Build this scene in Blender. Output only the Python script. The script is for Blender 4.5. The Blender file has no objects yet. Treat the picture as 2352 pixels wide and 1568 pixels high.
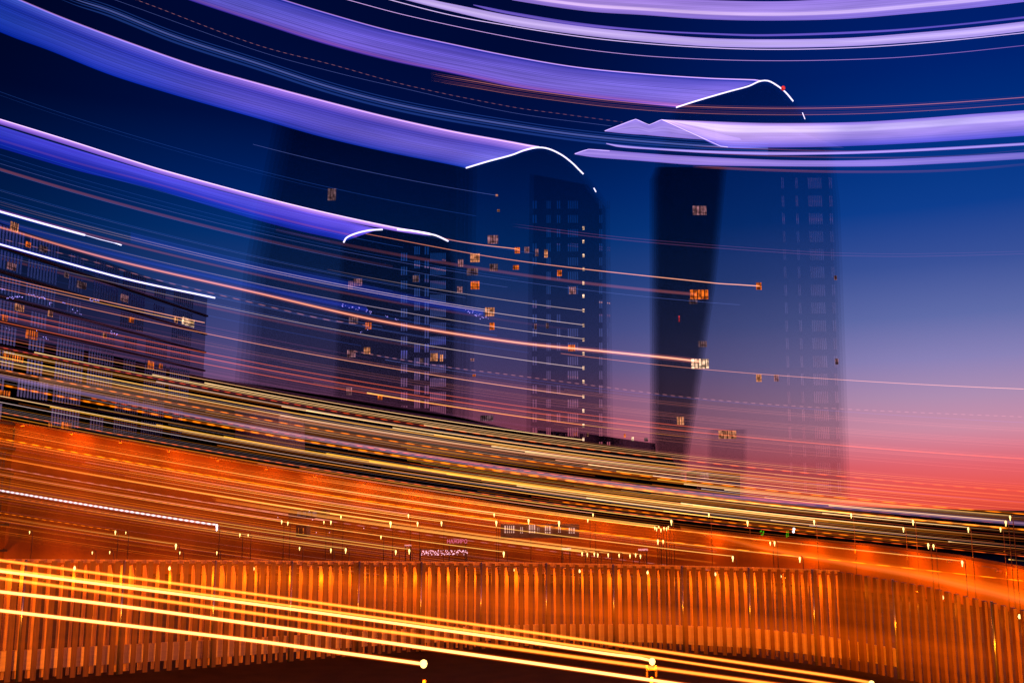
import bpy, bmesh, math, random
from mathutils import Vector
random.seed(7)

# ------------------------------------------------------------------ camera, sky, exposure
scene = bpy.context.scene
COL = scene.collection
F, CX, CY, HOR, CAMZ = 2286.7, 1176.0, 784.0, 1175.0, 7.5     # focal length and centre in photo units (2352 wide)
PITCH = math.atan((HOR - CY) / F)
cam_data = bpy.data.cameras.new("camera"); cam = bpy.data.objects.new("camera", cam_data); COL.objects.link(cam)
cam.location = (0, 0, CAMZ); cam.rotation_euler = (math.pi / 2 + PITCH, 0, 0)
cam_data.lens = 35; cam_data.sensor_width = 36; cam_data.clip_end = 6000; cam_data.clip_start = 0.1
scene.camera = cam
scene.view_settings.view_transform = 'Standard'; scene.view_settings.look = 'None'
scene.view_settings.gamma = 1; scene.view_settings.exposure = 0
scene.cycles.use_denoising = True
scene.cycles.transparent_max_bounces = 96
scene.cycles.max_bounces = 5; scene.cycles.diffuse_bounces = 2; scene.cycles.glossy_bounces = 2
scene.cycles.sample_clamp_indirect = 3

def lin(r, g, b, k=1.0):
    f = lambda c: (c / 255 / 12.92) if c / 255 <= 0.04045 else ((c / 255 + 0.055) / 1.055) ** 2.4
    return (f(r) * k, f(g) * k, f(b) * k, 1)

ca, sa = math.cos(PITCH), math.sin(PITCH)
def ray(px, py):
    x = px - CX; v = CY - py
    return Vector((x, ca * F - sa * v, sa * F + ca * v))
def P(px, py, Y):
    d = ray(px, py); t = Y / d.y
    return Vector((d.x * t, Y, CAMZ + d.z * t))
def dirz(px, py):
    return ray(px, py).normalized().z
def dirx(px, py):
    return ray(px, py).normalized().x

world = bpy.data.worlds.new("World"); scene.world = world; world.use_nodes = True
nt = world.node_tree; nt.nodes.clear(); N = nt.nodes.new; L = nt.links.new
def ramp(nt, stops, interp='EASE'):
    r = nt.nodes.new('ShaderNodeValToRGB'); cr = r.color_ramp; cr.interpolation = interp
    stops = sorted(stops)
    while len(cr.elements) < len(stops): cr.elements.new(0.5)
    for i, (p, c) in enumerate(stops):
        cr.elements[i].position = p; cr.elements[i].color = c
    return r
tc = N('ShaderNodeTexCoord'); sx = N('ShaderNodeSeparateXYZ'); L(tc.outputs['Generated'], sx.inputs[0])
def zpos(y): return dirz(1176, y) + 0.2
add = N('ShaderNodeMath'); add.operation = 'ADD'; add.inputs[1].default_value = 0.2; L(sx.outputs['Z'], add.inputs[0])
right = ramp(nt, [(0, lin(40, 10, 4)), (zpos(1200), lin(206, 62, 36)), (zpos(1130), lin(236, 84, 72)), (zpos(1075), lin(228, 102, 112)), (zpos(1000), lin(206, 142, 166)),
                  (zpos(930), lin(176, 142, 178)), (zpos(850), lin(138, 130, 184)), (zpos(760), lin(96, 108, 170)), (zpos(650), lin(58, 82, 154)),
                  (zpos(530), lin(14, 62, 144)), (zpos(400), lin(0, 50, 130)), (zpos(230), lin(0, 34, 112)), (zpos(0), lin(0, 26, 100)), (1, lin(0, 8, 50))], 'LINEAR')
left = ramp(nt, [(0, lin(14, 4, 8)), (zpos(1180), lin(120, 36, 28)), (zpos(1040), lin(165, 62, 72)), (zpos(950), lin(140, 76, 102)), (zpos(850), lin(88, 74, 122)),
                 (zpos(760), lin(62, 68, 126)), (zpos(660), lin(30, 58, 118)), (zpos(560), lin(3, 48, 112)), (zpos(450), lin(0, 34, 98)),
                 (zpos(300), lin(0, 15, 66)), (zpos(120), lin(0, 10, 54)), (1, lin(0, 3, 24))], 'LINEAR')
L(add.outputs[0], right.inputs[0]); L(add.outputs[0], left.inputs[0])
mr = N('ShaderNodeMapRange'); mr.interpolation_type = 'SMOOTHSTEP'
mr.inputs['From Min'].default_value = dirx(1150, 700); mr.inputs['From Max'].default_value = dirx(2250, 700)
L(sx.outputs['X'], mr.inputs['Value'])
mx = N('ShaderNodeMix'); mx.data_type = 'RGBA'; L(mr.outputs[0], mx.inputs['Factor']); L(left.outputs[0], mx.inputs['A']); L(right.outputs[0], mx.inputs['B'])
mr2 = N('ShaderNodeMapRange'); mr2.interpolation_type = 'SMOOTHSTEP'      # the far left of the sky is darker
mr2.inputs['From Min'].default_value = dirx(-250, 100); mr2.inputs['From Max'].default_value = dirx(620, 300)
mr2.inputs['To Min'].default_value = 0.35; mr2.inputs['To Max'].default_value = 1
L(sx.outputs['X'], mr2.inputs['Value'])
mm = N('ShaderNodeMix'); mm.data_type = 'RGBA'; mm.blend_type = 'MULTIPLY'; mm.inputs['Factor'].default_value = 1
L(mx.outputs['Result'], mm.inputs['A']); L(mr2.outputs[0], mm.inputs['B'])
bg = N('ShaderNodeBackground'); L(mm.outputs['Result'], bg.inputs[0]); wo = N('ShaderNodeOutputWorld'); L(bg.outputs[0], wo.inputs[0])

# ------------------------------------------------------------------ helpers
def tag(o, label=None, cat=None, group=None, kind=None):
    if label: o['label'] = label
    if cat: o['category'] = cat
    if group: o['group'] = group
    if kind: o['kind'] = kind
    return o
def empty(name, loc=(0, 0, 0)):
    o = bpy.data.objects.new(name, None); COL.objects.link(o); o.location = loc; o.empty_display_size = 0.3
    return o
def link_mesh(name, me, mats, parent=None):
    for m in (mats if isinstance(mats, (list, tuple)) else [mats]): me.materials.append(m)
    o = bpy.data.objects.new(name, me); COL.objects.link(o)
    if parent:
        o.parent = parent
        o.location = -Vector(parent.location) if parent.type == 'EMPTY' else (0, 0, 0)
    return o
class MB:
    """collects shapes for ONE mesh object"""
    def __init__(s): s.v = []; s.f = []; s.uv = []; s.mi = []
    def face(s, idx, uvs=None, mi=0):
        s.f.append(idx); s.uv.append(uvs or [(0, 0)] * len(idx)); s.mi.append(mi)
    def box(s, c, sx, sy, sz, rz=0, mi=0):           # c = centre of the base
        b = len(s.v); co, si = math.cos(rz), math.sin(rz)
        for z in (0, sz):
            for x, y in ((-1, -1), (1, -1), (1, 1), (-1, 1)):
                X, Y = x * sx / 2, y * sy / 2
                s.v.append((c[0] + X * co - Y * si, c[1] + X * si + Y * co, c[2] + z))
        for f in ((3, 2, 1, 0), (4, 5, 6, 7), (0, 1, 5, 4), (1, 2, 6, 5), (2, 3, 7, 6), (3, 0, 4, 7)):
            s.face([b + i for i in f], mi=mi)
    def prism(s, pts, depth, mi=0):                  # pts: outline facing the camera (3D), pushed back by depth
        b = len(s.v); n = len(pts)
        for p in pts: s.v.append(tuple(p))
        for p in pts: s.v.append((p[0], p[1] + depth, p[2]))
        s.face([b + i for i in range(n)], mi=mi); s.face([b + n + i for i in reversed(range(n))], mi=mi)
        for i in range(n):
            j = (i + 1) % n
            s.face([b + j, b + i, b + n + i, b + n + j], mi=mi)
    def tube(s, pts, rad, sides=6, mi=0, u0=0.0, ulen=None):
        """round tube along 3D points; uv.x = 0..1 along, uv.y = metres along"""
        n = len(pts)
        if n < 2: return
        b = len(s.v)
        R = rad if isinstance(rad, (list, tuple)) else [rad] * n
        dist = [0]
        for i in range(1, n): dist.append(dist[-1] + (Vector(pts[i]) - Vector(pts[i - 1])).length)
        tot = dist[-1] or 1
        for i in range(n):
            a = Vector(pts[max(i - 1, 0)]); c = Vector(pts[min(i + 1, n - 1)])
            t = (c - a)
            t = t.normalized() if t.length > 1e-9 else Vector((1, 0, 0))
            ref = Vector((0, 0, 1)) if abs(t.z) < 0.95 else Vector((1, 0, 0))
            e1 = t.cross(ref).normalized(); e2 = t.cross(e1)
            for k in range(sides):
                an = 2 * math.pi * k / sides
                s.v.append(tuple(Vector(pts[i]) + (e1 * math.cos(an) + e2 * math.sin(an)) * R[i]))
        for i in range(n - 1):
            ua, ub = dist[i] / tot, dist[i + 1] / tot
            for k in range(sides):
                k2 = (k + 1) % sides
                s.face([b + i * sides + k, b + i * sides + k2, b + (i + 1) * sides + k2, b + (i + 1) * sides + k],
                       [(ua, dist[i]), (ua, dist[i]), (ub, dist[i + 1]), (ub, dist[i + 1])], mi)
        s.face([b + k for k in reversed(range(sides))], [(0, 0)] * sides, mi)
        s.face([b + (n - 1) * sides + k for k in range(sides)], [(1, tot)] * sides, mi)
    def build(s, name, mats, parent=None, smooth=False):
        me = bpy.data.meshes.new(name); me.from_pydata(s.v, [], s.f)
        uvl = me.uv_layers.new(name="UVMap"); k = 0
        flat = [c for fu in s.uv for c in fu]
        uvl.data.foreach_set('uv', [x for c in flat for x in c])
        me.polygons.foreach_set('material_index', s.mi)
        if smooth: me.polygons.foreach_set('use_smooth', [True] * len(s.f))
        me.update()
        return link_mesh(name, me, mats, parent)

def interp(pts, x):
    if x <= pts[0][0]: return pts[0][1]
    for (x0, y0), (x1, y1) in zip(pts, pts[1:]):
        if x <= x1: return y0 + (y1 - y0) * (x - x0) / (x1 - x0)
    return pts[-1][1]
def spline(pts, n):
    """Catmull-Rom through 2D points, n samples"""
    if len(pts) == 2:
        return [(pts[0][0] + (pts[1][0] - pts[0][0]) * i / (n - 1), pts[0][1] + (pts[1][1] - pts[0][1]) * i / (n - 1)) for i in range(n)]
    d = [0]
    for a, b in zip(pts, pts[1:]): d.append(d[-1] + math.hypot(b[0] - a[0], b[1] - a[1]))
    out = []
    for i in range(n):
        s = d[-1] * i / (n - 1); k = 0
        while k < len(pts) - 2 and s > d[k + 1]: k += 1
        h = d[k + 1] - d[k]; t = (s - d[k]) / h
        r = []
        for c in (0, 1):
            p1, p2 = pts[k][c], pts[k + 1][c]
            m1 = (pts[k + 1][c] - pts[k - 1][c]) / (d[k + 1] - d[k - 1]) * h if k > 0 else (p2 - p1)
            m2 = (pts[k + 2][c] - pts[k][c]) / (d[k + 2] - d[k]) * h if k + 2 < len(pts) else (p2 - p1)
            t2, t3 = t * t, t * t * t
            r.append((2 * t3 - 3 * t2 + 1) * p1 + (t3 - 2 * t2 + t) * m1 + (-2 * t3 + 3 * t2) * p2 + (t3 - t2) * m2)
        out.append(tuple(r))
    return out

# ------------------------------------------------------------------ materials
MATS = {}
def surf(name, col, rough=0.8, var=0.35, scale=1.5, stretch=(1, 1, 1), metal=0.0, bump=0.15):
    if name in MATS: return MATS[name]
    m = bpy.data.materials.new(name); m.use_nodes = True; nt = m.node_tree; b = nt.nodes['Principled BSDF']
    t = nt.nodes.new('ShaderNodeTexCoord'); mp = nt.nodes.new('ShaderNodeMapping'); mp.inputs['Scale'].default_value = stretch
    nz = nt.nodes.new('ShaderNodeTexNoise'); nz.inputs['Scale'].default_value = scale; nz.inputs['Detail'].default_value = 6
    nt.links.new(t.outputs['Object'], mp.inputs[0]); nt.links.new(mp.outputs[0], nz.inputs['Vector'])
    r = ramp(nt, [(0.3, (col[0] * (1 - var), col[1] * (1 - var), col[2] * (1 - var), 1)), (0.7, (min(1, col[0] * (1 + var)), min(1, col[1] * (1 + var)), min(1, col[2] * (1 + var)), 1))], 'LINEAR')
    nt.links.new(nz.outputs[0], r.inputs[0]); nt.links.new(r.outputs[0], b.inputs['Base Color'])
    bp = nt.nodes.new('ShaderNodeBump'); bp.inputs['Strength'].default_value = bump; nt.links.new(nz.outputs[0], bp.inputs['Height']); nt.links.new(bp.outputs[0], b.inputs['Normal'])
    if name in ('paving', 'asphalt', 'concrete', 'dark_earth'): b.inputs['Specular IOR Level'].default_value = .1
    b.inputs['Roughness'].default_value = rough; b.inputs['Metallic'].default_value = metal
    MATS[name] = m; return m
def glassy(name, tint, base, mixf, rough=0.10):
    """reflective dusk facade: mirror-like cladding over a dark body"""
    m = bpy.data.materials.new(name); m.use_nodes = True; nt = m.node_tree; nt.nodes.clear()
    g = nt.nodes.new('ShaderNodeBsdfGlossy'); g.inputs['Color'].default_value = tint; g.inputs['Roughness'].default_value = rough
    d = nt.nodes.new('ShaderNodeBsdfDiffuse')
    t = nt.nodes.new('ShaderNodeTexCoord'); nz = nt.nodes.new('ShaderNodeTexNoise'); nz.inputs['Scale'].default_value = 0.12
    mp = nt.nodes.new('ShaderNodeMapping'); mp.inputs['Scale'].default_value = (1, 1, 0.25)
    nt.links.new(t.outputs['Object'], mp.inputs[0]); nt.links.new(mp.outputs[0], nz.inputs['Vector'])
    r = ramp(nt, [(0.3, (base[0] * .6, base[1] * .6, base[2] * .6, 1)), (0.7, base)], 'LINEAR'); nt.links.new(nz.outputs[0], r.inputs[0]); nt.links.new(r.outputs[0], d.inputs[0])
    mx = nt.nodes.new('ShaderNodeMixShader')
    ge = nt.nodes.new('ShaderNodeNewGeometry'); n2 = nt.nodes.new('ShaderNodeTexNoise'); n2.inputs['Scale'].default_value = 0.35; m2 = nt.nodes.new('ShaderNodeMapping'); m2.inputs['Scale'].default_value = (1, 1, 0.4)
    nt.links.new(ge.outputs['Position'], m2.inputs[0]); nt.links.new(m2.outputs[0], n2.inputs['Vector'])
    q = nt.nodes.new('ShaderNodeMapRange'); q.inputs['From Min'].default_value = .35; q.inputs['From Max'].default_value = .65; q.inputs['To Min'].default_value = mixf * .9; q.inputs['To Max'].default_value = min(1, mixf * 1.08)
    nt.links.new(n2.outputs[0], q.inputs[0]); nt.links.new(q.outputs[0], mx.inputs[0])
    o = nt.nodes.new('ShaderNodeOutputMaterial')
    nt.links.new(d.outputs[0], mx.inputs[1]); nt.links.new(g.outputs[0], mx.inputs[2]); nt.links.new(mx.outputs[0], o.inputs[0])
    return m
def glow(name, c_start, c_end=None, k=1.0, dash=None, power=0.7, fade=None, solid=False):
    """light made visible: emission added to whatever lies behind it. uv.x runs 0..1 along the trail."""
    m = bpy.data.materials.new(name); m.use_nodes = True; nt = m.node_tree; nt.nodes.clear()
    try: m.cycles.emission_sampling = 'NONE'
    except Exception: pass
    uv = nt.nodes.new('ShaderNodeUVMap'); sp = nt.nodes.new('ShaderNodeSeparateXYZ'); nt.links.new(uv.outputs[0], sp.inputs[0])
    f0, f1 = fade or (1, 1)
    c_end = c_end or c_start
    r = ramp(nt, [(0, (c_start[0] * f0, c_start[1] * f0, c_start[2] * f0, 1)), (1, (c_end[0] * f1, c_end[1] * f1, c_end[2] * f1, 1))], 'LINEAR')
    nt.links.new(sp.outputs[0], r.inputs[0])
    lw = nt.nodes.new('ShaderNodeLayerWeight'); lw.inputs['Blend'].default_value = 0.5
    inv = nt.nodes.new('ShaderNodeMath'); inv.operation = 'SUBTRACT'; inv.inputs[0].default_value = 1; nt.links.new(lw.outputs['Facing'], inv.inputs[1])
    pw = nt.nodes.new('ShaderNodeMath'); pw.operation = 'POWER'; pw.inputs[1].default_value = power; nt.links.new(inv.outputs[0], pw.inputs[0])
    st = nt.nodes.new('ShaderNodeMath'); st.operation = 'MULTIPLY'; st.inputs[1].default_value = k * (1 if solid else 0.5); nt.links.new(pw.outputs[0], st.inputs[0])
    last = st
    if dash:
        per, lo = dash
        a = nt.nodes.new('ShaderNodeMath'); a.operation = 'MULTIPLY'; a.inputs[1].default_value = 2 * math.pi / per; nt.links.new(sp.outputs[1], a.inputs[0])
        s = nt.nodes.new('ShaderNodeMath'); s.operation = 'SINE'; nt.links.new(a.outputs[0], s.inputs[0])
        q = nt.nodes.new('ShaderNodeMapRange'); q.inputs['From Min'].default_value = -0.5; q.inputs['From Max'].default_value = 0.6
        q.inputs['To Min'].default_value = lo; q.inputs['To Max'].default_value = 1.3; nt.links.new(s.outputs[0], q.inputs[0])
        mu = nt.nodes.new('ShaderNodeMath'); mu.operation = 'MULTIPLY'; nt.links.new(last.outputs[0], mu.inputs[0]); nt.links.new(q.outputs[0], mu.inputs[1]); last = mu
    e = nt.nodes.new('ShaderNodeEmission'); nt.links.new(r.outputs[0], e.inputs[0]); nt.links.new(last.outputs[0], e.inputs[1])
    o = nt.nodes.new('ShaderNodeOutputMaterial')
    if solid: nt.links.new(e.outputs[0], o.inputs[0])
    else:
        tr = nt.nodes.new('ShaderNodeBsdfTransparent'); ad = nt.nodes.new('ShaderNodeAddShader')
        nt.links.new(tr.outputs[0], ad.inputs[0]); nt.links.new(e.outputs[0], ad.inputs[1]); nt.links.new(ad.outputs[0], o.inputs[0])
    return m
def ribbon_mat(name, across, along, streak=0.35, k=1.0, cover=0.0, seed=0.0, nstreak=26, seams=()):
    """wide band of light. across: stops over uv.y (0 = upper edge, 1 = lower edge); along: multiplier stops over uv.x."""
    m = bpy.data.materials.new(name); m.use_nodes = True; nt = m.node_tree; nt.nodes.clear(); N = nt.nodes.new; K = nt.links.new
    try: m.cycles.emission_sampling = 'NONE'
    except Exception: pass
    uv = N('ShaderNodeUVMap'); sp = N('ShaderNodeSeparateXYZ'); K(uv.outputs[0], sp.inputs[0])
    ra = ramp(nt, across, 'LINEAR'); K(sp.outputs[1], ra.inputs[0])
    rl = ramp(nt, along, 'EASE'); K(sp.outputs[0], rl.inputs[0])
    mu = N('ShaderNodeMix'); mu.data_type = 'RGBA'; mu.blend_type = 'MULTIPLY'; mu.inputs['Factor'].default_value = 1; K(ra.outputs[0], mu.inputs['A']); K(rl.outputs[0], mu.inputs['B'])
    def stripes(sx, sy, det):
        cb = N('ShaderNodeCombineXYZ')
        a = N('ShaderNodeMath'); a.operation = 'MULTIPLY'; a.inputs[1].default_value = sx; K(sp.outputs[0], a.inputs[0])
        b = N('ShaderNodeMath'); b.operation = 'MULTIPLY'; b.inputs[1].default_value = sy; K(sp.outputs[1], b.inputs[0])
        K(a.outputs[0], cb.inputs[0]); K(b.outputs[0], cb.inputs[1]); cb.inputs[2].default_value = seed
        nz = N('ShaderNodeTexNoise'); nz.inputs['Scale'].default_value = 1; nz.inputs['Detail'].default_value = det; K(cb.outputs[0], nz.inputs['Vector']); return nz
    n1 = stripes(0.8, nstreak, 5); n2 = stripes(5, 3, 2)
    q = N('ShaderNodeMapRange'); q.inputs['From Min'].default_value = 0.3; q.inputs['From Max'].default_value = 0.7; q.inputs['To Min'].default_value = 1 - streak; q.inputs['To Max'].default_value = 1 + streak; K(n1.outputs[0], q.inputs[0])
    q2 = N('ShaderNodeMapRange'); q2.inputs['From Min'].default_value = 0.3; q2.inputs['From Max'].default_value = 0.7; q2.inputs['To Min'].default_value = 0.85; q2.inputs['To Max'].default_value = 1.15; K(n2.outputs[0], q2.inputs[0])
    s = N('ShaderNodeMath'); s.operation = 'MULTIPLY'; K(q.outputs[0], s.inputs[0]); K(q2.outputs[0], s.inputs[1])
    last = s
    for pos, wid, dk in seams:                    # narrow dark seams running the length of the band
        d = N('ShaderNodeMath'); d.operation = 'SUBTRACT'; d.inputs[1].default_value = pos; K(sp.outputs[1], d.inputs[0])
        ab = N('ShaderNodeMath'); ab.operation = 'ABSOLUTE'; K(d.outputs[0], ab.inputs[0])
        mq = N('ShaderNodeMapRange'); mq.inputs['From Max'].default_value = wid; mq.inputs['To Min'].default_value = dk; mq.inputs['To Max'].default_value = 1; K(ab.outputs[0], mq.inputs[0])
        mu2 = N('ShaderNodeMath'); mu2.operation = 'MULTIPLY'; K(last.outputs[0], mu2.inputs[0]); K(mq.outputs[0], mu2.inputs[1]); last = mu2
    kk = N('ShaderNodeMath'); kk.operation = 'MULTIPLY'; kk.inputs[1].default_value = 0.5 * k; K(last.outputs[0], kk.inputs[0])
    e = N('ShaderNodeEmission'); K(mu.outputs['Result'], e.inputs[0]); K(kk.outputs[0], e.inputs[1])
    tr = N('ShaderNodeBsdfTransparent'); c = 1 - cover; tr.inputs[0].default_value = (c, c, c, 1)
    ad = N('ShaderNodeAddShader'); K(tr.outputs[0], ad.inputs[0]); K(e.outputs[0], ad.inputs[1])
    o = N('ShaderNodeOutputMaterial'); K(ad.outputs[0], o.inputs[0])
    return m

M = {}
M['asphalt'] = surf('asphalt', (0.06, 0.03, 0.02), 0.75, 0.4, 0.6)
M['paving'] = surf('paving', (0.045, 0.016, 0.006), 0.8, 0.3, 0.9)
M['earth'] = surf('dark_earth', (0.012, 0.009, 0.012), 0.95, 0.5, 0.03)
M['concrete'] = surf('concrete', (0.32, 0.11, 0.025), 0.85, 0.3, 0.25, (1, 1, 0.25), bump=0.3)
M['dark_timber'] = surf('dark_timber', (0.12, 0.036, 0.008), 0.6, 0.4, 5, (3, 3, 0.25))
M['pale_timber'] = surf('pale_timber', (0.66, 0.33, 0.12), 0.6, 0.3, 5, (3, 3, 0.25))
M['board'] = surf('pale_board', (0.85, 0.55, 0.32), 0.6, 0.1, 2, (0.4, 1, 4), bump=0.03)
M['steel'] = surf('steel', (0.4, 0.38, 0.36), 0.25, 0.1, 2, metal=0.9, bump=0.02)
M['bracket'] = surf('bracket_wood', (0.03, 0.008, 0.002), 0.8, 0.2, 3)
M['pole'] = surf('painted_pole', (0.25, 0.09, 0.03), 0.5, 0.2, 2)
M['lamp_glass'] = glow('lamp_glass', lin(255, 214, 120), k=3.5, solid=True, power=0.3)
M['lamp_white'] = glow('lamp_white', lin(255, 232, 240), k=3.0, solid=True, power=0.3)
M['roof_light'] = glow('roof_light', lin(225, 215, 255), k=1.9, solid=True, power=0.45)
M['facade_dark'] = glassy('facade_dark', (0.30, 0.30, 0.40, 1), (0.004, 0.005, 0.016, 1), 0.55)
M['facade_mid'] = glassy('facade_mid', (0.62, 0.66, 0.80, 1), (0.004, 0.006, 0.02, 1), 0.8)
M['facade_clear'] = glassy('facade_clear', (0.66, 0.76, 0.92, 1), (0.004, 0.008, 0.03, 1), 0.92)
M['facade_crown'] = glassy('facade_crown', (0.5, 0.5, 0.7, 1), (0.01, 0.03, 0.16, 1), 0.25, 0.3)
M['facade_matte'] = glassy('facade_matte', (0.40, 0.48, 0.66, 1), (0.006, 0.028, 0.085, 1), 0.34, 0.2)
M['facade_soft'] = glassy('facade_soft', (0.40, 0.45, 0.60, 1), (0.008, 0.03, 0.10, 1), 0.62)
M['facade_block'] = glassy('facade_block', (0.42, 0.42, 0.5, 1), (0.02, 0.018, 0.035, 1), 0.4, 0.15)
M['pane_dusk'] = glassy('pane_dusk', (0.95, 1.0, 1.0, 1), (0.03, 0.05, 0.1, 1), 0.85, 0.06)
M['pane_pale'] = glassy('pane_pale', (1, 1, 1, 1), (0.5, 0.5, 0.6, 1), 0.75, 0.1)
M['pane_block'] = glassy('pane_block', (0.36, 0.45, 0.62, 1), (0.03, 0.06, 0.13, 1), 0.5, 0.15)
M['mullion'] = surf('mullion', (0.01, 0.01, 0.015), 0.5, 0.2, 2)
M['slab'] = surf('balcony_slab', (0.02, 0.018, 0.03), 0.8, 0.2, 2)
for nm, c, k in (('warm', (245, 155, 110), 0.7), ('orange', (245, 112, 34), 0.9), ('pinkish', (190, 128, 140), 0.55), ('bright', (255, 205, 170), 1.2), ('faint', (150, 110, 120), 0.4), ('red', (255, 60, 60), 0.9)):
    m = M['lit_' + nm] = glow('lit_window_' + nm, lin(*c), k=k, solid=True, power=0.05)
    nt = m.node_tree; em = [n for n in nt.nodes if n.type == 'EMISSION'][0]; ge = nt.nodes.new('ShaderNodeNewGeometry'); nz = nt.nodes.new('ShaderNodeTexNoise'); nz.inputs['Scale'].default_value = 1.1
    nt.links.new(ge.outputs['Position'], nz.inputs['Vector']); q = nt.nodes.new('ShaderNodeMapRange'); q.inputs['From Min'].default_value = .38; q.inputs['From Max'].default_value = .66; q.inputs['To Min'].default_value = k * .25; q.inputs['To Max'].default_value = k * 1.5
    nt.links.new(nz.outputs[0], q.inputs[0]); nt.links.new(q.outputs[0], em.inputs[1])

# ------------------------------------------------------------------ ground and setting
g = MB(); g.v += [(-1500, -60, 0), (1500, -60, 0), (1500, 2500, 0), (-1500, 2500, 0)]; g.face([0, 1, 2, 3])
tag(g.build('ground', M['earth']), kind='structure')
def sheet(name, pts, z, mat):
    s = MB(); s.v += [(x, y, z) for x, y in pts]; s.face(list(range(len(pts)))); return tag(s.build(name, mat), kind='structure')
sheet('road', [(-120, 60), (120, 60), (120, 122), (-120, 122)], 0.004, M['asphalt'])
sheet('pavement', [(-60, 20), (60, 20), (60, 59.9), (-60, 59.9)], 0.008, M['paving'])
dark_mass_out = [(-500, 690), (0, 770), (250, 815), (480, 868), (800, 915), (1000, 945), (1176, 985), (1400, 1022), (1540, 1046), (1580, 1118), (1764, 1152), (2050, 1166), (2352, 1172), (2700, 1173.5)]
hb = MB(); top = [P(x, y, 196) for x, y in dark_mass_out]
hb.prism([Vector((top[0].x, 196, -2))] + [Vector((top[-1].x, 196, -2))] + list(reversed(top)), 7)
tag(hb.build('dark_mass', M['earth']), kind='structure')  # added dark mass, stands before the towers to darken their feet

# wall added in place of the smeared orange glow, dropping from the left
def wallY(px): return interp([(-200, 125), (1500, 125), (1800, 108), (2352, 76), (2600, 66)], px)
wall_top = [(-200, 935), (0, 968), (300, 1018), (588, 1070), (888, 1116), (1176, 1166), (1400, 1200), (1600, 1222), (1764, 1236), (2000, 1256), (2200, 1282), (2352, 1310), (2600, 1340)]
wr = empty('ramp_wall', (0, 125, 0))
tag(wr, 'long orange wall added for the smeared sodium glow, dropping from left to right', 'wall')
wb = MB(); wt = MB(); xs = [-200 + i * 40 for i in range(71)]
prev = None; pil = MB()
for i, x in enumerate(xs):
    Y = wallY(x); t = P(x, interp(wall_top, x), Y); b = Vector((t.x, Y, -0.2))
    n = len(wb.v); wb.v += [tuple(b), tuple(t), (t.x, Y + 3, t.z), (t.x, Y + 3, -0.2)]
    if i: wb.face([n - 4, n, n + 1, n - 3]); wb.face([n - 3, n + 1, n + 2, n - 2]); wb.face([n, n - 4, n - 1, n + 3]); wb.face([n - 2, n + 2, n + 3, n - 1])
    if prev is not None:
        wt.tube([prev, t + Vector((0, -0.3, 0.1))], 0.22, 4)
    prev = t + Vector((0, -0.3, 0.1))
wb.face([3, 2, 1, 0]); n = len(wb.v); wb.face([n - 4, n - 3, n - 2, n - 1])
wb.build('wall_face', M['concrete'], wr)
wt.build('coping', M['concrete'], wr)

# ------------------------------------------------------------------ buildings
PANE_W = 0.0
def window_mesh(w, h, bars, mat, name='window', split=True, soft=False):
    b = MB()
    if soft:                                        # narrow upright lights set flush in the cladding
        for i in range(bars):
            x = -w / 2 + w * (i + .5) / bars; b.box((x, .03, 0), w / bars * .58, 0.05, h, mi=0)
    else:
        b.box((0, 0, 0), w, 0.12, h, mi=0)
        for i in range(1, bars):
            x = -w / 2 + w * i / bars; b.box((x, -0.06, 0), max(0.12, w * 0.05), 0.1, h, mi=1)
        if split: b.box((0, -0.07, h * 0.24), w, 0.06, 0.1, mi=1)
    me = bpy.data.meshes.new(name); me.from_pydata(b.v, [], b.f); me.polygons.foreach_set('material_index', b.mi); me.materials.append(mat); me.materials.append(M['mullion']); me.update()
    return me
def put(me, name, loc, parent, rz=0):
    o = bpy.data.objects.new(name, me); COL.objects.link(o); o.parent = parent; o.location = Vector(loc) - Vector(parent.location); o.rotation_euler = (0, 0, rz); return o
def sheer(name, T, faces, tint=(.96, .98, 1.04), dif=.012):
    """see-through facade: the whole stack of faces lets the share T of the sky behind it pass"""
    m = bpy.data.materials.new(name); m.use_nodes = True; nt = m.node_tree; nt.nodes.clear()
    t = nt.nodes.new('ShaderNodeBsdfTransparent'); k = T ** (1 / faces); t.inputs[0].default_value = (min(1, k * tint[0] ** (1 / faces)), min(1, k * tint[1] ** (1 / faces)), min(1, k * tint[2] ** (1 / faces)), 1)
    d = nt.nodes.new('ShaderNodeBsdfDiffuse'); d.inputs[0].default_value = (.01, .03, .12, 1); mx = nt.nodes.new('ShaderNodeMixShader'); mx.inputs[0].default_value = dif
    o = nt.nodes.new('ShaderNodeOutputMaterial'); nt.links.new(t.outputs[0], mx.inputs[1]); nt.links.new(d.outputs[0], mx.inputs[2]); nt.links.new(mx.outputs[0], o.inputs[0]); return m
def shells(outline, Y, depth, n, spread, mb=None, ytaper=0):
    b = mb or MB()
    for i in range(n):
        o = (i / max(1, n - 1) - .5) * 2 * spread; b.prism([P(x + o, y + (abs(o) * ytaper), Y + .25 * i) for x, y in outline], depth - .5 * i)
    return b
def ghost(name, outline, Y, depth, T, n, spread, label, cat='tower', ytaper=.2):
    base = P(sum(p[0] for p in outline) / len(outline), HOR, Y); r = empty(name, (base.x, Y, 0)); tag(r, label, cat)
    shells(outline, Y, depth, n, spread, ytaper=ytaper).build('wall', sheer('sheer_' + name, T, 2 * n), r); return r
def building(name, outline, Y, depth, mat, label, cat='tower', group=None):
    base = P(sum(p[0] for p in outline) / len(outline), HOR, Y); r = empty(name, (base.x, Y, 0)); tag(r, label, cat, group)
    b = MB(); b.prism([P(x, y, Y) for x, y in outline], depth); b.build('wall', mat, r); return r
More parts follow.
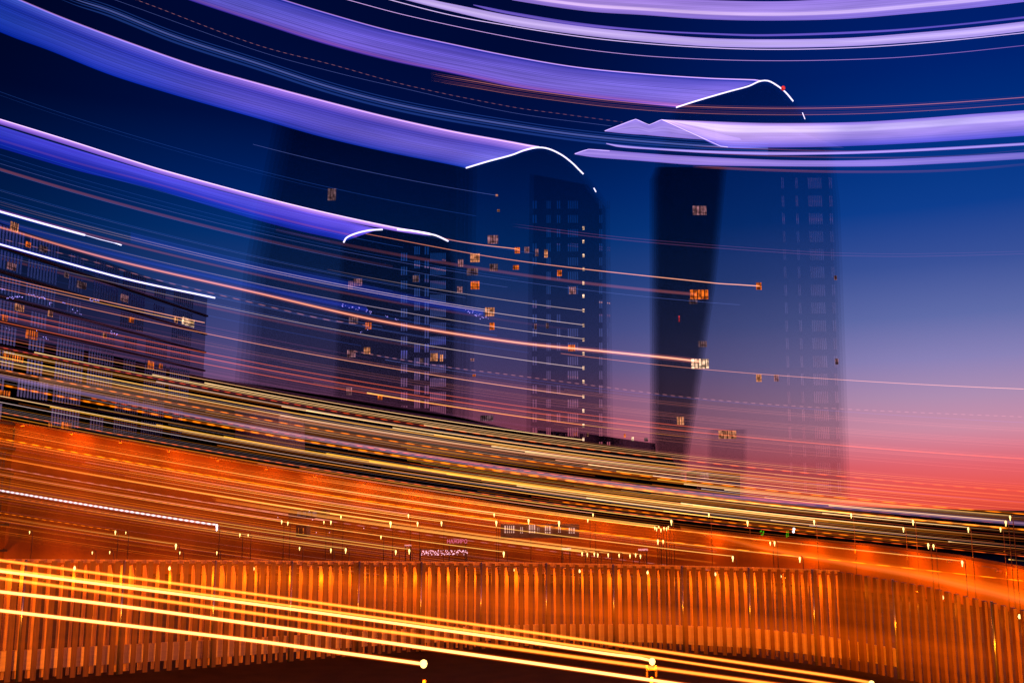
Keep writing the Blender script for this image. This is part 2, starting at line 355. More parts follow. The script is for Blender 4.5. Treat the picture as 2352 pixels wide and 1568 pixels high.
def lit(root, px, py, wpx, hpx, Y, kind='warm', bars=4, rz=0):
    hpx *= .86; wpx *= .88; c = P(px, py + hpx / 2, Y); me = window_mesh(wpx / F * Y, hpx / F * Y, bars, M['lit_' + kind], 'lit_window', split=kind != 'red')
    o = put(me, 'lit_window', (c.x, Y - 0.12, c.z), root, rz); return o
def strips(root, cols, y0, y1, pitch, Y, hfrac=0.62, skip=0.0, name='window', drift=0.0, mull=None, pane='pane_dusk'):
    """dusk windows: cols = [(px centre, width px, bars)]"""
    for (cx, wpx, bars) in cols:
        me = window_mesh(wpx / F * Y, pitch * hfrac / F * Y, bars, M[pane], 'window', soft=bool(mull))
        y = y0
        while y < y1:
            if random.random() >= skip:
                c = P(cx + drift * (y - 700), y + pitch * hfrac / 2, Y); put(me, name, (c.x, Y - 0.1, c.z), root)
            y += pitch
def roof_strip(root, pts, Y, wpx, halo=True, name='roof_light'):
    s = spline(pts, 40); b = MB(); b.tube([P(x, y, Y) for x, y in s], wpx / 2 / F * Y, 8); b.build(name, M['roof_light'], root, True)

TY = 214.0
# double-exposure ghost of the short tower, built as wide see-through shells
C_ = ghost('ghost_tower', [(655, 276), (1062, 318), (1048, 1120), (545, 1120), (585, 620), (612, 480)], 262, 30, .36, 6, 26, 'wide dark ghost image without roof light behind the short tower')
for (x, y, w, h) in ((762, 446, 22, 34), ): lit(C_, x, y, w, h, 262, 'faint', 3)
# short tower left of centre
B_ = ghost('short_tower', [(788, 556), (845, 531), (912, 527), (985, 538), (1030, 556), (1022, 1190), (756, 1190)], TY - 6, 26, .5, 3, 5, 'shorter dark tower with two separate curved white strips of light on its roof')
roof_strip(B_, [(789, 557), (796, 546), (818, 536), (848, 529), (879, 527)], TY - 6.3, 4)
roof_strip(B_, [(912, 527), (945, 530), (983, 537), (1002, 541), (1030, 554)], TY - 6.3, 4)
strips(B_, [(928, 17, 3), (1006, 38, 8)], 590, 1170, 32, TY - 6, mull=M['facade_soft'])
strips(B_, [(958, 15, 3), (980, 12, 2)], 575, 1170, 32, TY - 6, skip=0.25, mull=True)
for a in ((805, 655, 12, 22, 'pinkish', 3), (822, 648, 22, 20, 'pinkish', 5), (846, 748, 16, 18, 'orange', 3), (812, 736, 24, 18, 'faint', 4), (997, 820, 19, 21, 'warm', 4), (1014, 822, 8, 18, 'warm', 2), (807, 812, 22, 19, 'pinkish', 5), (843, 805, 17, 18, 'warm', 4), (802, 898, 14, 20, 'pinkish', 4), (873, 912, 12, 14, 'orange', 3), (968, 829, 10, 14, 'faint', 3), (955, 640, 16, 18, 'faint', 3)):
    lit(B_, a[0], a[1], a[2], a[3], TY - 6, a[4], a[5])
# curved tower in the centre
E_ = ghost('curved_tower', [(1062, 390), (1176, 362), (1205, 350), (1245, 343), (1292, 358), (1340, 402), (1368, 436), (1392, 474), (1402, 1150), (1050, 1150)], TY, 30, .68, 4, 9, 'central tower with one curved white roof light and a column of small stair lights')
shells(((1222, 400), (1345, 424), (1386, 478), (1392, 1140), (1212, 1140)), TY - 1.2, 1.1, 2, 5).build('bay', sheer('sheer_bay', .6, 4), E_)
roof_strip(E_, [(1070, 386), (1120, 371), (1176, 356), (1205, 345), (1235, 339), (1260, 342), (1290, 356), (1315, 375), (1328, 388), (1340, 400)], TY - .3, 3.8)
roof_strip(E_, [(1364, 432), (1369, 441)], TY - 1.5, 3)
strips(E_, [(1228, 12, 2), (1260, 11, 3), (1283, 10, 2), (1316, 26, 5), (1380, 9, 2), (1398, 9, 2)], 470, 1140, 32.6, TY - 1.2, 0.6, skip=0.12, mull=M['facade_soft'])
for a in ((1132, 550, 28, 24, 'pinkish', 4), (1091, 592, 25, 24, 'warm', 5), (1058, 604, 14, 20, 'pinkish', 3), (1091, 655, 23, 22, 'orange', 4), (1056, 665, 14, 17, 'pinkish', 3), (1125, 716, 25, 24, 'warm', 4), (1130, 749, 13, 20, 'orange', 3), (1188, 575, 14, 16, 'orange', 3), (1210, 574, 13, 17, 'pinkish', 3), (1233, 580, 8, 20, 'pinkish', 2), (1254, 582, 9, 22, 'warm', 2), (1134, 614, 22, 20, 'faint', 4), (1085, 624, 30, 20, 'faint', 5), (1185, 614, 16, 12, 'orange', 3), (1285, 627, 12, 16, 'orange', 3), (1313, 799, 18, 17, 'orange', 4), (1315, 667, 18, 20, 'pinkish', 4), (1230, 750, 6, 15, 'pinkish', 2), (1257, 748, 7, 15, 'faint', 2), (1141, 449, 6, 5, 'warm', 1), (1145, 484, 7, 6, 'warm', 1), (1085, 826, 10, 7, 'pinkish', 2), (1089, 862, 8, 6, 'orange', 2), (1118, 960, 34, 15, 'faint', 6)):
    lit(E_, a[0], a[1], a[2], a[3], TY - 1.25, a[4], a[5])
for y in (524, 555, 587, 618, 650, 680, 713, 747, 780, 812, 845, 876, 910, 943, 977, 1008):
    lit(E_, 1340, y, 5, 9, TY - 1.4, 'bright', 1)
# dark slab tower and pale tower on the right, double exposure built see-through
D_ = ghost('slab_tower', [(1513, 383), (1661, 383), (1636, 640), (1605, 850), (1572, 1060), (1566, 1130), (1515, 1130)], TY + 1, 9, .24, 5, 9, 'narrow black slab tower right of centre with a few large lit windows')
for a in ((1607, 483, 37, 26, 'pinkish', 4), (1606, 676, 48, 26, 'orange', 5), (1592, 692, 22, 14, 'faint', 3), (1560, 732, 2.5, 16, 'red', 1), (1608, 835, 46, 26, 'bright', 5), (1614, 790, 22, 16, 'faint', 4), (1563, 966, 18, 21, 'warm', 3)):
    lit(D_, a[0], a[1], a[2], a[3], TY + 0.9, a[4], a[5])
G_ = ghost('pale_tower', [(1556, 250), (1642, 222), (1720, 202), (1752, 189), (1785, 200), (1822, 236), (1862, 288), (1905, 345), (1920, 470), (1944, 1150), (1540, 1150)], TY + 12, 30, .66, 4, 10, 'tallest tower, pale see-through double-exposed shell, with a curved roof light and a red beacon')
roof_strip(G_, [(1553, 247), (1600, 232), (1676, 210), (1720, 198), (1745, 187), (1764, 186), (1782, 195), (1803, 211), (1822, 233)], TY + 11.7, 3.6)
roof_strip(G_, [(1843, 259), (1849, 274)], TY + 11.7, 2)
bm_ = MB(); bc = P(1799, 203, TY + 11); bm_.tube([bc + Vector((0, 0, -0.6)), bc + Vector((0, 0, -0.2)), bc + Vector((0, 0, 0.3)), bc + Vector((0, 0, 0.6))], [0.15, 0.5, 0.5, 0.1], 8); bm_.build('beacon', M['lit_red'], G_)
strips(G_, [(1806, 7, 2), (1880, 34, 8), (1838, 7, 2), (1916, 9, 2)], 420, 1140, 41, TY + 12, 0.66, drift=0.03, mull=True, pane='pane_pale')
for a in ((1743, 657, 14, 20, 'orange', 3), (1743, 868, 14, 20, 'warm', 3), (1783, 868, 12, 18, 'pinkish', 3), (1922, 830, 8, 16, 'pinkish', 3), (1919, 638, 7, 12, 'pinkish', 3)):
    lit(G_, a[0], a[1], a[2], a[3], TY + 12, a[4], a[5])
# apartment block on the left: facade recedes to the right
A0, A1 = P(-120, 461, 112), P(476, 690, 165); A0.z = A1.z = (A0.z + A1.z) / 2
A_ = empty('apartment_block', ((A0.x + A1.x) / 2, 140, 0)); tag(A_, 'long apartment block at the left edge, dim glazing and a few warm windows', 'building')
ab = MB(); n_ = Vector((-(A1.y - A0.y), A1.x - A0.x, 0)).normalized() * 14
ab.v += [(A0.x, A0.y, -0.2), (A1.x, A1.y, -0.2), (A1.x, A1.y, A1.z), (A0.x, A0.y, A0.z), (A0.x + n_.x, A0.y + n_.y, -0.2), (A1.x + n_.x, A1.y + n_.y, -0.2), (A1.x + n_.x, A1.y + n_.y, A1.z), (A0.x + n_.x, A0.y + n_.y, A0.z)]
for f in ((0, 1, 2, 3), (5, 4, 7, 6), (1, 5, 6, 2), (4, 0, 3, 7), (3, 2, 6, 7)): ab.face(list(f))
ab.build('wall', sheer('sheer_block', .42, 2, (1, .95, 1.05)), A_)
AL = (A1 - A0).length; ad_ = (A1 - A0).normalized(); arz = math.atan2(ad_.y, ad_.x)
def A_at(s, z): q = A0 + ad_ * s; return Vector((q.x, q.y, z)) - n_.normalized() * 0.12
wm = window_mesh(5.6, 2.3, 10, M['pane_block'], soft=True); wm2 = window_mesh(3.0, 1.9, 5, M['pane_block'], soft=True)
for fl in range(13):
    z = A0.z - 3.1 * (fl + 1) + 0.5
    for k in range(int(AL / 6.4)):
        s = 3.2 + k * 6.4; lo = AL * 0.2
        if s < lo - 8: continue
        if random.random() < 0.12: continue
        put(wm if (k * 7 + fl // 3) % 3 else wm2, 'window', A_at(s, z), A_, arz)
    sl = MB(); q0, q1 = A_at(0, 0), A_at(AL, 0); c = (q0 + q1) / 2
    sl.box((c.x, c.y, z - 0.55), AL, 0.5, 0.28, arz); sl.build('balcony_slab', M['slab'], A_)
def lit_A(px, py, w, h, kind, bars):
    # where the view ray meets the facade plane
    d = ray(px, py); o = Vector((0, 0, CAMZ)); nn = n_.normalized(); t = (A0 - o).dot(nn) / d.dot(nn); q = o + d * t
    me = window_mesh(w / F * q.y, h / F * q.y, bars, M['lit_' + kind], 'lit_window'); put(me, 'lit_window', (q.x - nn.x * .2, q.y - nn.y * .2, q.z - h / 2 / F * q.y), A_, arz)
for a in ((30, 521, 24, 20, 'warm', 4), (62, 562, 14, 12, 'orange', 3), (97, 572, 22, 14, 'faint', 4), (42, 707, 26, 16, 'warm', 5), (24, 612, 26, 16, 'pinkish', 5), (113, 720, 14, 15, 'warm', 3), (150, 632, 14, 12, 'faint', 3), (185, 655, 30, 16, 'faint', 6), (283, 685, 26, 16, 'pinkish', 5), (300, 735, 14, 12, 'orange', 3), (430, 740, 46, 17, 'bright', 9), (402, 735, 10, 14, 'warm', 3), (238, 771, 11, 11, 'warm', 3), (70, 769, 36, 20, 'orange', 5), (344, 838, 20, 18, 'orange', 4), (367, 841, 10, 12, 'orange', 3), (8, 905, 30, 16, 'orange', 4), (150, 978, 30, 16, 'orange', 5), (112, 978, 9, 14, 'orange', 2), (28, 822, 60, 14, 'orange', 8), (8, 730, 14, 14, 'orange', 3)):
    lit_A(*a)
# further blocks along the dark band
FAR = [('low_block', [(1236, 988), (1352, 996), (1505, 1018), (1512, 1140), (1236, 1140)], 300, 'low dark block between the curved tower and the slab tower', [(1322, 996, 9, 10, 'orange', 2), (1350, 998, 5, 9, 'warm', 1), (1453, 1007, 6, 10, 'bright', 1), (1484, 1009, 10, 10, 'faint', 2), (1435, 1000, 5, 9, 'orange', 1)]),
       ('low_block', [(540, 940), (600, 932), (662, 948), (700, 975), (700, 1040), (540, 1010)], 180, 'pale grey low block standing just left of the short tower', []),
       ('low_block', [(1600, 1078), (1700, 1088), (1700, 1160), (1600, 1160)], 240, 'small dark block at the foot of the pale tower', [(1618, 1092, 22, 16, 'pinkish', 3), (1564, 1095, 20, 16, 'pinkish', 5)]),
       ('low_block', [(1640, 985), (1712, 985), (1712, 1150), (1640, 1150)], 232, 'dim block in front of the pale tower with one row of wide lit windows', [(1671, 998, 46, 22, 'warm', 4)])]
for nm, out, Y, lab, wins in FAR:
    r = ghost(nm, out, Y, 6, .72, 3, 4, lab, 'building') if 'dim block' in lab else building(nm, out, Y, 14, (M['facade_block'] if 'pale' in lab else M['facade_dark']), lab, 'building')
    for a in wins: lit(r, a[0], a[1], a[2], a[3], Y, a[4], a[5])
    for k in range(int((out[1][0] - out[0][0]) / 14)):
        if 'dim' in lab or 'pale' in lab: break
        me = window_mesh(6 / F * Y, 8 / F * Y, 2, M['pane_dusk'], 'window'); c = P(out[0][0] + 9 + k * 14, out[0][1] + 16, Y); put(me, 'window', (c.x, Y - 0.1, c.z), r)

# ------------------------------------------------------------------ slatted timber screen
def ybase(x): return interp([(-60, 1550), (0, 1546), (588, 1506), (938, 1480), (1148, 1472), (1276, 1472), (1501, 1478), (1748, 1492), (1899, 1511), (1996, 1524), (2200, 1560), (2420, 1610)], x)
def ytop(x): return interp([(-60, 1283), (0, 1284), (588, 1287), (1190, 1291), (1500, 1297), (1751, 1303), (1949, 1310), (2039, 1326), (2134, 1341), (2214, 1361), (2326, 1388), (2420, 1410)], x)
def yband(x): return interp([(-60, 1503), (0, 1498), (588, 1466), (938, 1446), (1148, 1437), (1276, 1435), (1501, 1435), (1748, 1446), (1899, 1462), (1996, 1480), (2200, 1516), (2420, 1560)], x)
def sY(x): return CAMZ * F / (ybase(x) - HOR)
def sX(x): Y = sY(x); return P(x, ybase(x), Y).x
S_ = empty('slatted_screen', (0, 52, 0)); tag(S_, 'long curved timber screen of upright slats between steel posts, lit orange', 'fence')
pitch = lambda x: interp([(0, 31.5), (588, 25.5), (900, 22), (1700, 22), (1900, 20.5), (2100, 20), (2352, 23)], x)
posts = [39, 270, 484, 663, 820, 965, 1104, 1255, 1411, 1571, 1726, 1875, 2063, 2293, 2420]
def tang(x):
    a = Vector((sX(x - 10), sY(x - 10))); b = Vector((sX(x + 10), sY(x + 10))); d = b - a; return math.atan2(d.y, d.x)
x0 = -20
for pi_, xp in enumerate(posts):
    fr = MB(); bk = MB(); x = x0 + 6
    while x < xp - 5:
        Y = sY(x); X = sX(x); w = pitch(x) / F * Y; rz = tang(x); zt = P(x, ytop(x) + 3, Y).z; k = max(0, min(1, (x - 1900) / 150))
        dx, dy = -math.sin(rz), math.cos(rz)
        if x < 1930:
            fr.box((X - dx * 0.0, Y, -0.02), w * 0.37, 0.10, zt + .02, rz + 0.06)
            # plank of the back row, top sawn at a slant, seen in the gap
            bx = X + w * (0.5 + 0.12 * math.sin(x * 0.021)); bw = w * (0.30 + 0.12 * math.sin(x * 0.027 + 1)); by = Y + 0.9
            s = by / Y; zt2 = P(x, ytop(x) + 13, Y).z * 1.0; n = len(bk.v)
            c_, s_ = math.cos(rz), math.sin(rz)
            pr = [(-bw / 2, 0), (bw / 2, 0), (bw / 2, zt2 - 0.55), (0, zt2), (-bw / 2, zt2 - 0.05)]
            bk.prism([Vector((bx * s + a * c_, by + a * s_, z)) for a, z in pr], 0.08)
        else:
            fr.box((X, Y, -0.02), w * 1.02, 0.14, zt + .02, rz - 0.42)
        x += pitch(x)
    fr.build('slat_panel', M['dark_timber'], S_)
    if bk.v: bk.build('plank_panel', M['pale_timber'], S_)
    if xp < 2400:
        pb = MB(); Y = sY(xp) - 0.15; X = P(xp, ybase(xp), Y).x; zt = P(xp, ytop(xp), Y).z
        pb.tube([(X, Y, 0), (X, Y, zt)], 0.055, 8); pb.build('post', M['steel'], S_, True)
    x0 = xp
tr_ = MB(); bd = MB(); cp = MB(); step = 20
for x in range(-40, 2440, step):
    xa, xb = x, x + step
    def rail(mb, fa, fb, off, th):
        n = len(mb.v)
        for q in (xa, xb):
            for yy in (fa, fb):
                Y = sY(q) + off; base = sY(q)
                z = P(q, yy(q), base).z
                X = sX(q) * (Y / base); mb.v += [(X, Y, z), (X, Y + th, z)]
        # order: a-top-front, a-top-back, a-bot-front, a-bot-back, b...
        a, b, c, d, e, f_, g_, h = [n + i for i in range(8)]
        for f in ((a, c, g_, e), (b, f_, h, d), (a, e, f_, b), (c, d, h, g_), (a, b, d, c), (e, g_, h, f_)): mb.face(list(f))
    if x < 1940: rail(tr_, ytop, lambda q: ytop(q) + 8, 0.35, 0.18)
    if x < 2060: rail(bd, yband, lambda q: ybase(q) - 1, 0.45, 0.15)
for xr in [p_ + dx_ for p_, q_ in zip([-120] + posts[:-1], posts) for dx_ in (0.0, (q_ - p_) / 2)]:  # lamps added along the rail to brighten the planks
    Yr = sY(xr) + .45; zr = P(xr, ytop(xr) + 8, sY(xr)).z - .25; Xr = sX(xr) * Yr / sY(xr)
    rb = MB(); rb.tube([(Xr, Yr, zr + .1), (Xr, Yr, zr), (Xr, Yr, zr - .08)], [.02, .06, .03], 8); ro = rb.build('added_rail_lamp', M['lamp_glass'], S_)
    rl_ = bpy.data.lights.new('lamp_light', 'POINT'); rl_.energy = 66; rl_.color = (1, .19, .004); rl_.shadow_soft_size = .3
    rlo = bpy.data.objects.new('lamp_light', rl_); COL.objects.link(rlo); rlo.parent = ro; rlo.location = (Xr, Yr, zr - .5)
tr_.build('top_rail', M['pale_timber'], S_); bd.build('base_board', M['board'], S_)

rnd = random.uniform
# ------------------------------------------------------------------ light trails
GRID_Y = [50, 300, 500, 650, 850, 1000, 1150, 1280, 1450]
GRID = {0: [.42, .33, .28, .24, .2, .19, .165, .14, .125], 588: [.29, .27, .24, .22, .19, .175, .16, .135, .13], 1176: [.16, .165, .15, .145, .145, .14, .14, .125, .135],
        1764: [0.0, .04, .045, .06, .075, .09, .11, .11, .14], 2352: [-.17, -.09, -.03, -.01, .03, .055, .075, .10, .14]}
GX = sorted(GRID)
def slope(x, y):
    x = max(0, min(2351.9, x)); i = min(3, int(x // 588)); t = (x - GX[i]) / 588
    a = interp(list(zip(GRID_Y, GRID[GX[i]])), y); b = interp(list(zip(GRID_Y, GRID[GX[i + 1]])), y); return a + (b - a) * t
def sweep(x, y, x_to, step=14):
    pts = [(x, y)]; s = step if x_to > x else -step
    while (x_to - x) * s > 0:
        k = slope(x, y); x += s; y += k * s; pts.append((x, y))
        if y < -60: break
    return pts
def trail_mesh(mb, pts2, Y, wpx, mi=0, Y1=None, taper=None, sides=6):
    n = len(pts2); Y1 = Y if Y1 is None else Y1
    ys = [Y + (Y1 - Y) * i / max(1, n - 1) for i in range(n)]
    wpx = wpx * .66 if wpx < 4.3 else wpx * .84
    rad = [wpx / 2 / F * ys[i] * (1 if not taper else interp(taper, i / max(1, n - 1))) for i in range(n)]
    mb.tube([P(p[0], p[1], yy) for p, yy in zip(pts2, ys)], rad, sides, mi)
T = {}
def gm(key, *a, **k): T[key] = glow('glow_' + key, *a, **k); return T[key]
gm('amber', lin(255, 190, 90), lin(255, 120, 30), k=1.5, fade=(1, .35))
gm('cream', lin(255, 206, 140), lin(255, 120, 45), k=1.5, fade=(1, .3))
gm('yellow', lin(255, 180, 55), lin(240, 100, 10), k=1.35, fade=(1, .3))
gm('orange_dash', lin(255, 120, 10), lin(255, 120, 10), k=1.5, dash=(1.9, .25))
gm('red_dash', lin(225, 70, 10), lin(225, 80, 20), k=1.1, dash=(1.5, .2))
gm('salmon', lin(255, 168, 130), lin(255, 140, 100), k=1.0, fade=(1.3, .7))
gm('salmon_wide', lin(165, 85, 80), lin(110, 60, 75), k=.42, fade=(1, .2))
gm('salmon_dash', lin(205, 130, 135), k=.45, dash=(1.6, .1), fade=(1, .6))
gm('lavender', lin(176, 150, 215), k=.8)
gm('white', lin(235, 225, 255), k=2.2)
gm('white_dash', lin(255, 240, 255), k=2.2, dash=(.95, .25))
gm('thin_white', lin(235, 200, 195), lin(170, 130, 150), k=.65, fade=(1.5, .25))
gm('thin_blue', lin(96, 110, 190), k=.6)
gm('blue_dim', lin(40, 70, 150), k=.5)
gm('copper', lin(190, 110, 90), lin(210, 120, 100), k=.8)
gm('red_line', lin(235, 95, 55), lin(245, 105, 60), k=.75)
gm('pink_fine', lin(235, 120, 110), lin(255, 150, 120), k=.24)
gm('purple_fine', lin(150, 80, 110), lin(110, 60, 100), k=.4)
gm('orange_fine', lin(255, 125, 30), lin(255, 115, 25), k=.38, fade=(1, .6))
gm('big_core', lin(255, 228, 130), k=1.9, power=.6)
gm('big_edge', lin(255, 186, 70), k=1.25, power=.8)
gm('big_halo', lin(255, 90, 0), k=.7, power=1.2)
gm('blue_band', lin(20, 40, 200), lin(20, 40, 180), k=.5, fade=(1, .3))
for _k, _c0, _c1, _s in (('cream', (255, 200, 140), (255, 140, 60), .5), ('amber', (255, 155, 45), (255, 95, 15), .5), ('yellow', (255, 165, 40), (240, 95, 10), .6), ('thin_white', (235, 195, 195), (180, 140, 160), .4), ('lavender', (176, 150, 215), (176, 150, 215), .3), ('red_line', (255, 90, 40), (255, 100, 50), .5)):
    gm('fine_' + _k, lin(*_c0), lin(*_c1), k=_s, fade=(1, .4))
def trail(label, pts2, Y, wpx, key, Y1=None, group=None, taper=None, edge=None):
    r = empty('light_trail', P(pts2[0][0], pts2[0][1], Y)); tag(r, label, 'light trail', group)
    b = MB(); trail_mesh(b, pts2, Y, wpx, 0, Y1, taper, 8); b.build('glowing_line', T[key], r, True)
    if edge:
        b = MB(); trail_mesh(b, pts2, Y + 0.3, edge[1], 0, (Y1 or Y) + 0.3, taper, 8); b.build('outer_glow', T[edge[0]], r, True)
    return r

# five heavy yellow trails in the foreground
big = [('upper thin golden trail crossing the slatted screen, first above its base board', [(-30, 1282), (0, 1286), (588, 1364), (1176, 1445), (1764, 1530), (1940, 1556), (2002, 1567)], 7, 'big_edge', 33),
       ('amber trail crossing the screen just above the one with a round lamp at its end', [(-30, 1302), (0, 1306), (588, 1380), (1176, 1461), (1764, 1548), (1960, 1577)], 6, 'big_edge', 33),
       ('yellow trail ending at the round bright lamp right of centre', [(-30, 1307), (0, 1311), (588, 1387), (1176, 1468), (1400, 1501), (1470, 1510), (1496, 1516)], 7.5, 'big_core', 32),
       ('pale orange trail, third of the heavy ones from the top at the left edge', [(-30, 1323), (0, 1327), (588, 1408), (1176, 1488), (1764, 1568), (1900, 1586)], 8, 'big_edge', 31.5),
       ('thick white-hot trail crossing the whole screen to the bottom edge', [(-30, 1354), (0, 1358), (215, 1383), (588, 1433), (1176, 1515), (1560, 1570), (1700, 1590)], 8.5, 'big_core', 31),
       ('lowest thick white trail ending at the brightest lamp at the bottom', [(-30, 1397), (0, 1401), (588, 1471), (800, 1500), (938, 1519), (973, 1524)], 8.5, 'big_core', 30)]
for lab, pts, w, key, Y in big:
    r = trail(lab, spline(pts, 60), Y, w, key, group='heavy yellow trails in front of the screen', edge=('big_halo', w * 1.8))

# ribbons of blue-violet light
def ribbon(label, up, lo, Y0, Y1, mat, n=90, m=10, edge=None, thick=0.35, cat='light ribbon', extra=None):
    U, Lw = spline(up, n), spline(lo, n)
    r = empty('light_ribbon', P(U[0][0], U[0][1], Y0)); tag(r, label, cat, 'blue and violet ribbons of light in the sky' if 'amber' not in label else None)
    b = MB()
    def grid(off, flip):
        base = len(b.v)
        for i in range(n):
            Y = Y0 + (Y1 - Y0) * i / (n - 1) + off
            for j in range(m + 1):
                t = j / m; b.v.append(tuple(P(U[i][0] + (Lw[i][0] - U[i][0]) * t, U[i][1] + (Lw[i][1] - U[i][1]) * t, Y)))
        for i in range(n - 1):
            for j in range(m):
                q = [base + i * (m + 1) + j, base + i * (m + 1) + j + 1, base + (i + 1) * (m + 1) + j + 1, base + (i + 1) * (m + 1) + j]
                u = [(i / (n - 1), j / m), (i / (n - 1), (j + 1) / m), ((i + 1) / (n - 1), (j + 1) / m), ((i + 1) / (n - 1), j / m)]
                if flip: q.reverse(); u.reverse()
                b.face(q, u)
        return base
    a = grid(0, False); c = grid(thick, True)
    for i in range(n - 1):
        for j in (0, m):
            q = [a + i * (m + 1) + j, c + i * (m + 1) + j, c + (i + 1) * (m + 1) + j, a + (i + 1) * (m + 1) + j]
            v = j / m; u = [(i / (n - 1), v), (i / (n - 1), v), ((i + 1) / (n - 1), v), ((i + 1) / (n - 1), v)]
            b.face(q, u)
    b.build('glowing_sheet', mat, r)
    if edge:
        e = MB(); trail_mesh(e, U, Y0 - .2, edge[1], 0, Y1 - .2, None, 8); e.build('bright_edge', T[edge[0]], r, True)
    return r
gm('edge_violet', lin(214, 170, 240), lin(180, 125, 215), k=1.0, fade=(1.3, .6))
gm('edge_white', lin(240, 205, 255), lin(225, 190, 250), k=1.5)
gm('edge_pale', lin(225, 195, 255), k=1.1)
W1 = (1, 1, 1, 1)
# uv.x = 0 at the tower end, 1 at the left edge
al_blue = [(0, (1.35, 1.45, 1.25, 1)), (.07, (1.05, 1.05, 1.05, 1)), (.45, (.8, .8, 1.0, 1)), (.7, (.35, .6, .9, 1)), (1, (.10, .45, .75, 1))]
mA = ribbon_mat('ribbon_centre', [(0, lin(176, 130, 222)), (.14, lin(134, 100, 204)), (.24, lin(78, 66, 176)), (.45, lin(94, 82, 188)), (.62, lin(104, 90, 194)), (.8, lin(80, 74, 184)), (.93, lin(50, 60, 172)), (.985, lin(14, 40, 150)), (1, lin(0, 6, 50))], al_blue, .42, 1.0, seed=1, nstreak=60, seams=((.47, .006, .35), (.62, .005, .45), (.3, .003, .6), (.75, .003, .7)))
mB = ribbon_mat('ribbon_right', [(0, lin(126, 100, 215)), (.05, lin(24, 40, 140)), (.1, lin(86, 74, 184)), (.3, lin(106, 88, 196)), (.5, lin(118, 98, 204)), (.75, lin(124, 100, 204)), (.86, lin(112, 84, 184)), (.92, lin(146, 86, 172)), (.97, lin(96, 60, 176)), (1, lin(8, 10, 90))], [(0, (1.4, 1.4, 1.2, 1)), (.12, (1.05, 1.1, 1.05, 1)), (.6, (.8, .8, .95, 1)), (1, (.5, .7, .85, 1))], .42, 1.0, seed=4, nstreak=56, seams=((.42, .008, .3), (.55, .006, .35), (.2, .004, .5), (.68, .004, .6)))
mC = ribbon_mat('ribbon_low', [(0, lin(90, 70, 200)), (.3, lin(84, 70, 200)), (.55, lin(54, 46, 180)), (.62, lin(100, 56, 150)), (.7, lin(34, 34, 160)), (.9, lin(14, 30, 140)), (.98, lin(24, 20, 130)), (1, lin(8, 6, 60))], [(0, (1.7, 1.5, 1.3, 1)), (.06, (1.1, 1.0, 1.05, 1)), (.5, (.75, .8, .95, 1)), (.8, (.5, .6, .85, 1)), (1, (.35, .6, .8, 1))], .4, 1.1, seed=9, nstreak=40)
mC2 = ribbon_mat('ribbon_low_top', [(0, lin(205, 160, 250)), (.5, lin(170, 120, 230)), (.8, lin(130, 90, 200)), (1, lin(90, 70, 170))], [(0, (1.3, 1.3, 1.2, 1)), (.5, W1), (1, (.85, .8, .9, 1))], .15, 1.0, seed=12, nstreak=6)
ribbon('broad violet ribbon sweeping left from the crown of the central curved tower',
       [(1238, 338), (1213, 334), (1176, 327), (1038, 302), (888, 269), (738, 231), (588, 191), (450, 152), (300, 100), (150, 44), (44, 0), (-40, -36)],
       [(1070, 387), (1063, 385), (1020, 376), (888, 350), (738, 315), (588, 272), (400, 219), (250, 172), (112, 117), (40, 91), (0, 75), (-40, 58)], TY - 1, TY - 30, mA, edge=('edge_violet', 5))
ribbon('broad violet ribbon sweeping left from the crown of the tallest tower',
       [(1748, 186), (1736, 184), (1626, 180), (1476, 170), (1326, 155), (1176, 130), (1038, 102), (888, 69), (738, 27), (650, 0), (560, -30)],
       [(1553, 248), (1545, 247), (1476, 239), (1326, 222), (1176, 200), (1038, 170), (888, 139), (738, 100), (588, 52), (430, 0), (340, -32)], TY + 11, TY - 20, mB, edge=('edge_violet', 4))
ribbon('blue ribbon fading downward, sweeping left from the left roof strip of the short tower',
       [(872, 524), (860, 521), (760, 497), (588, 452), (400, 399), (300, 371), (150, 324), (0, 278), (-40, 266)][0:0] or [(868, 527), (850, 522), (760, 501), (588, 460), (400, 410), (300, 381), (150, 336), (0, 290), (-40, 278)],
       [(790, 554), (776, 550), (688, 531), (588, 505), (480, 473), (350, 434), (175, 392), (0, 341), (-40, 330)], TY - 7, TY - 35, mC)
ribbon('narrow bright lilac ribbon running to the right roof strip of the short tower',
       [(990, 537), (983, 535), (910, 523), (738, 486), (588, 449), (375, 391), (300, 368), (150, 320), (0, 274), (-40, 262)],
       [(990, 541), (983, 541), (910, 531), (738, 497), (588, 459), (375, 402), (300, 379), (150, 332), (0, 286), (-40, 274)], TY - 7, TY - 35, mC2, edge=('edge_white', 3.4))
# lilac ribbons entering from the right
def lil(a, b_, s, seed, st=.18, k=1.0, rightdim=.8):
    return ribbon_mat('ribbon_lilac_%d' % seed, [(0, lin(*a)), (.5, lin(*b_)), (1, lin(*a))], [(0, W1), (.5, W1), (1, (rightdim, rightdim, rightdim, 1))], st, k, seed=seed, nstreak=s)
mL = ribbon_mat('ribbon_lilac_main', [(0, lin(150, 120, 210)), (.1, lin(180, 150, 228)), (.13, lin(216, 194, 246)), (.34, lin(222, 202, 248)), (.42, lin(186, 158, 226)), (.6, lin(176, 146, 222)), (.72, lin(154, 128, 212)), (.86, lin(120, 100, 205)), (1, lin(90, 76, 190))], [(0, (1.4, 1.3, 1.15, 1)), (.15, (1.25, 1.2, 1.1, 1)), (.4, (1.15, 1.1, 1.05, 1)), (.5, (.9, .86, .94, 1)), (1, (.8, .76, .9, 1))], .16, .95, seed=20, nstreak=44)
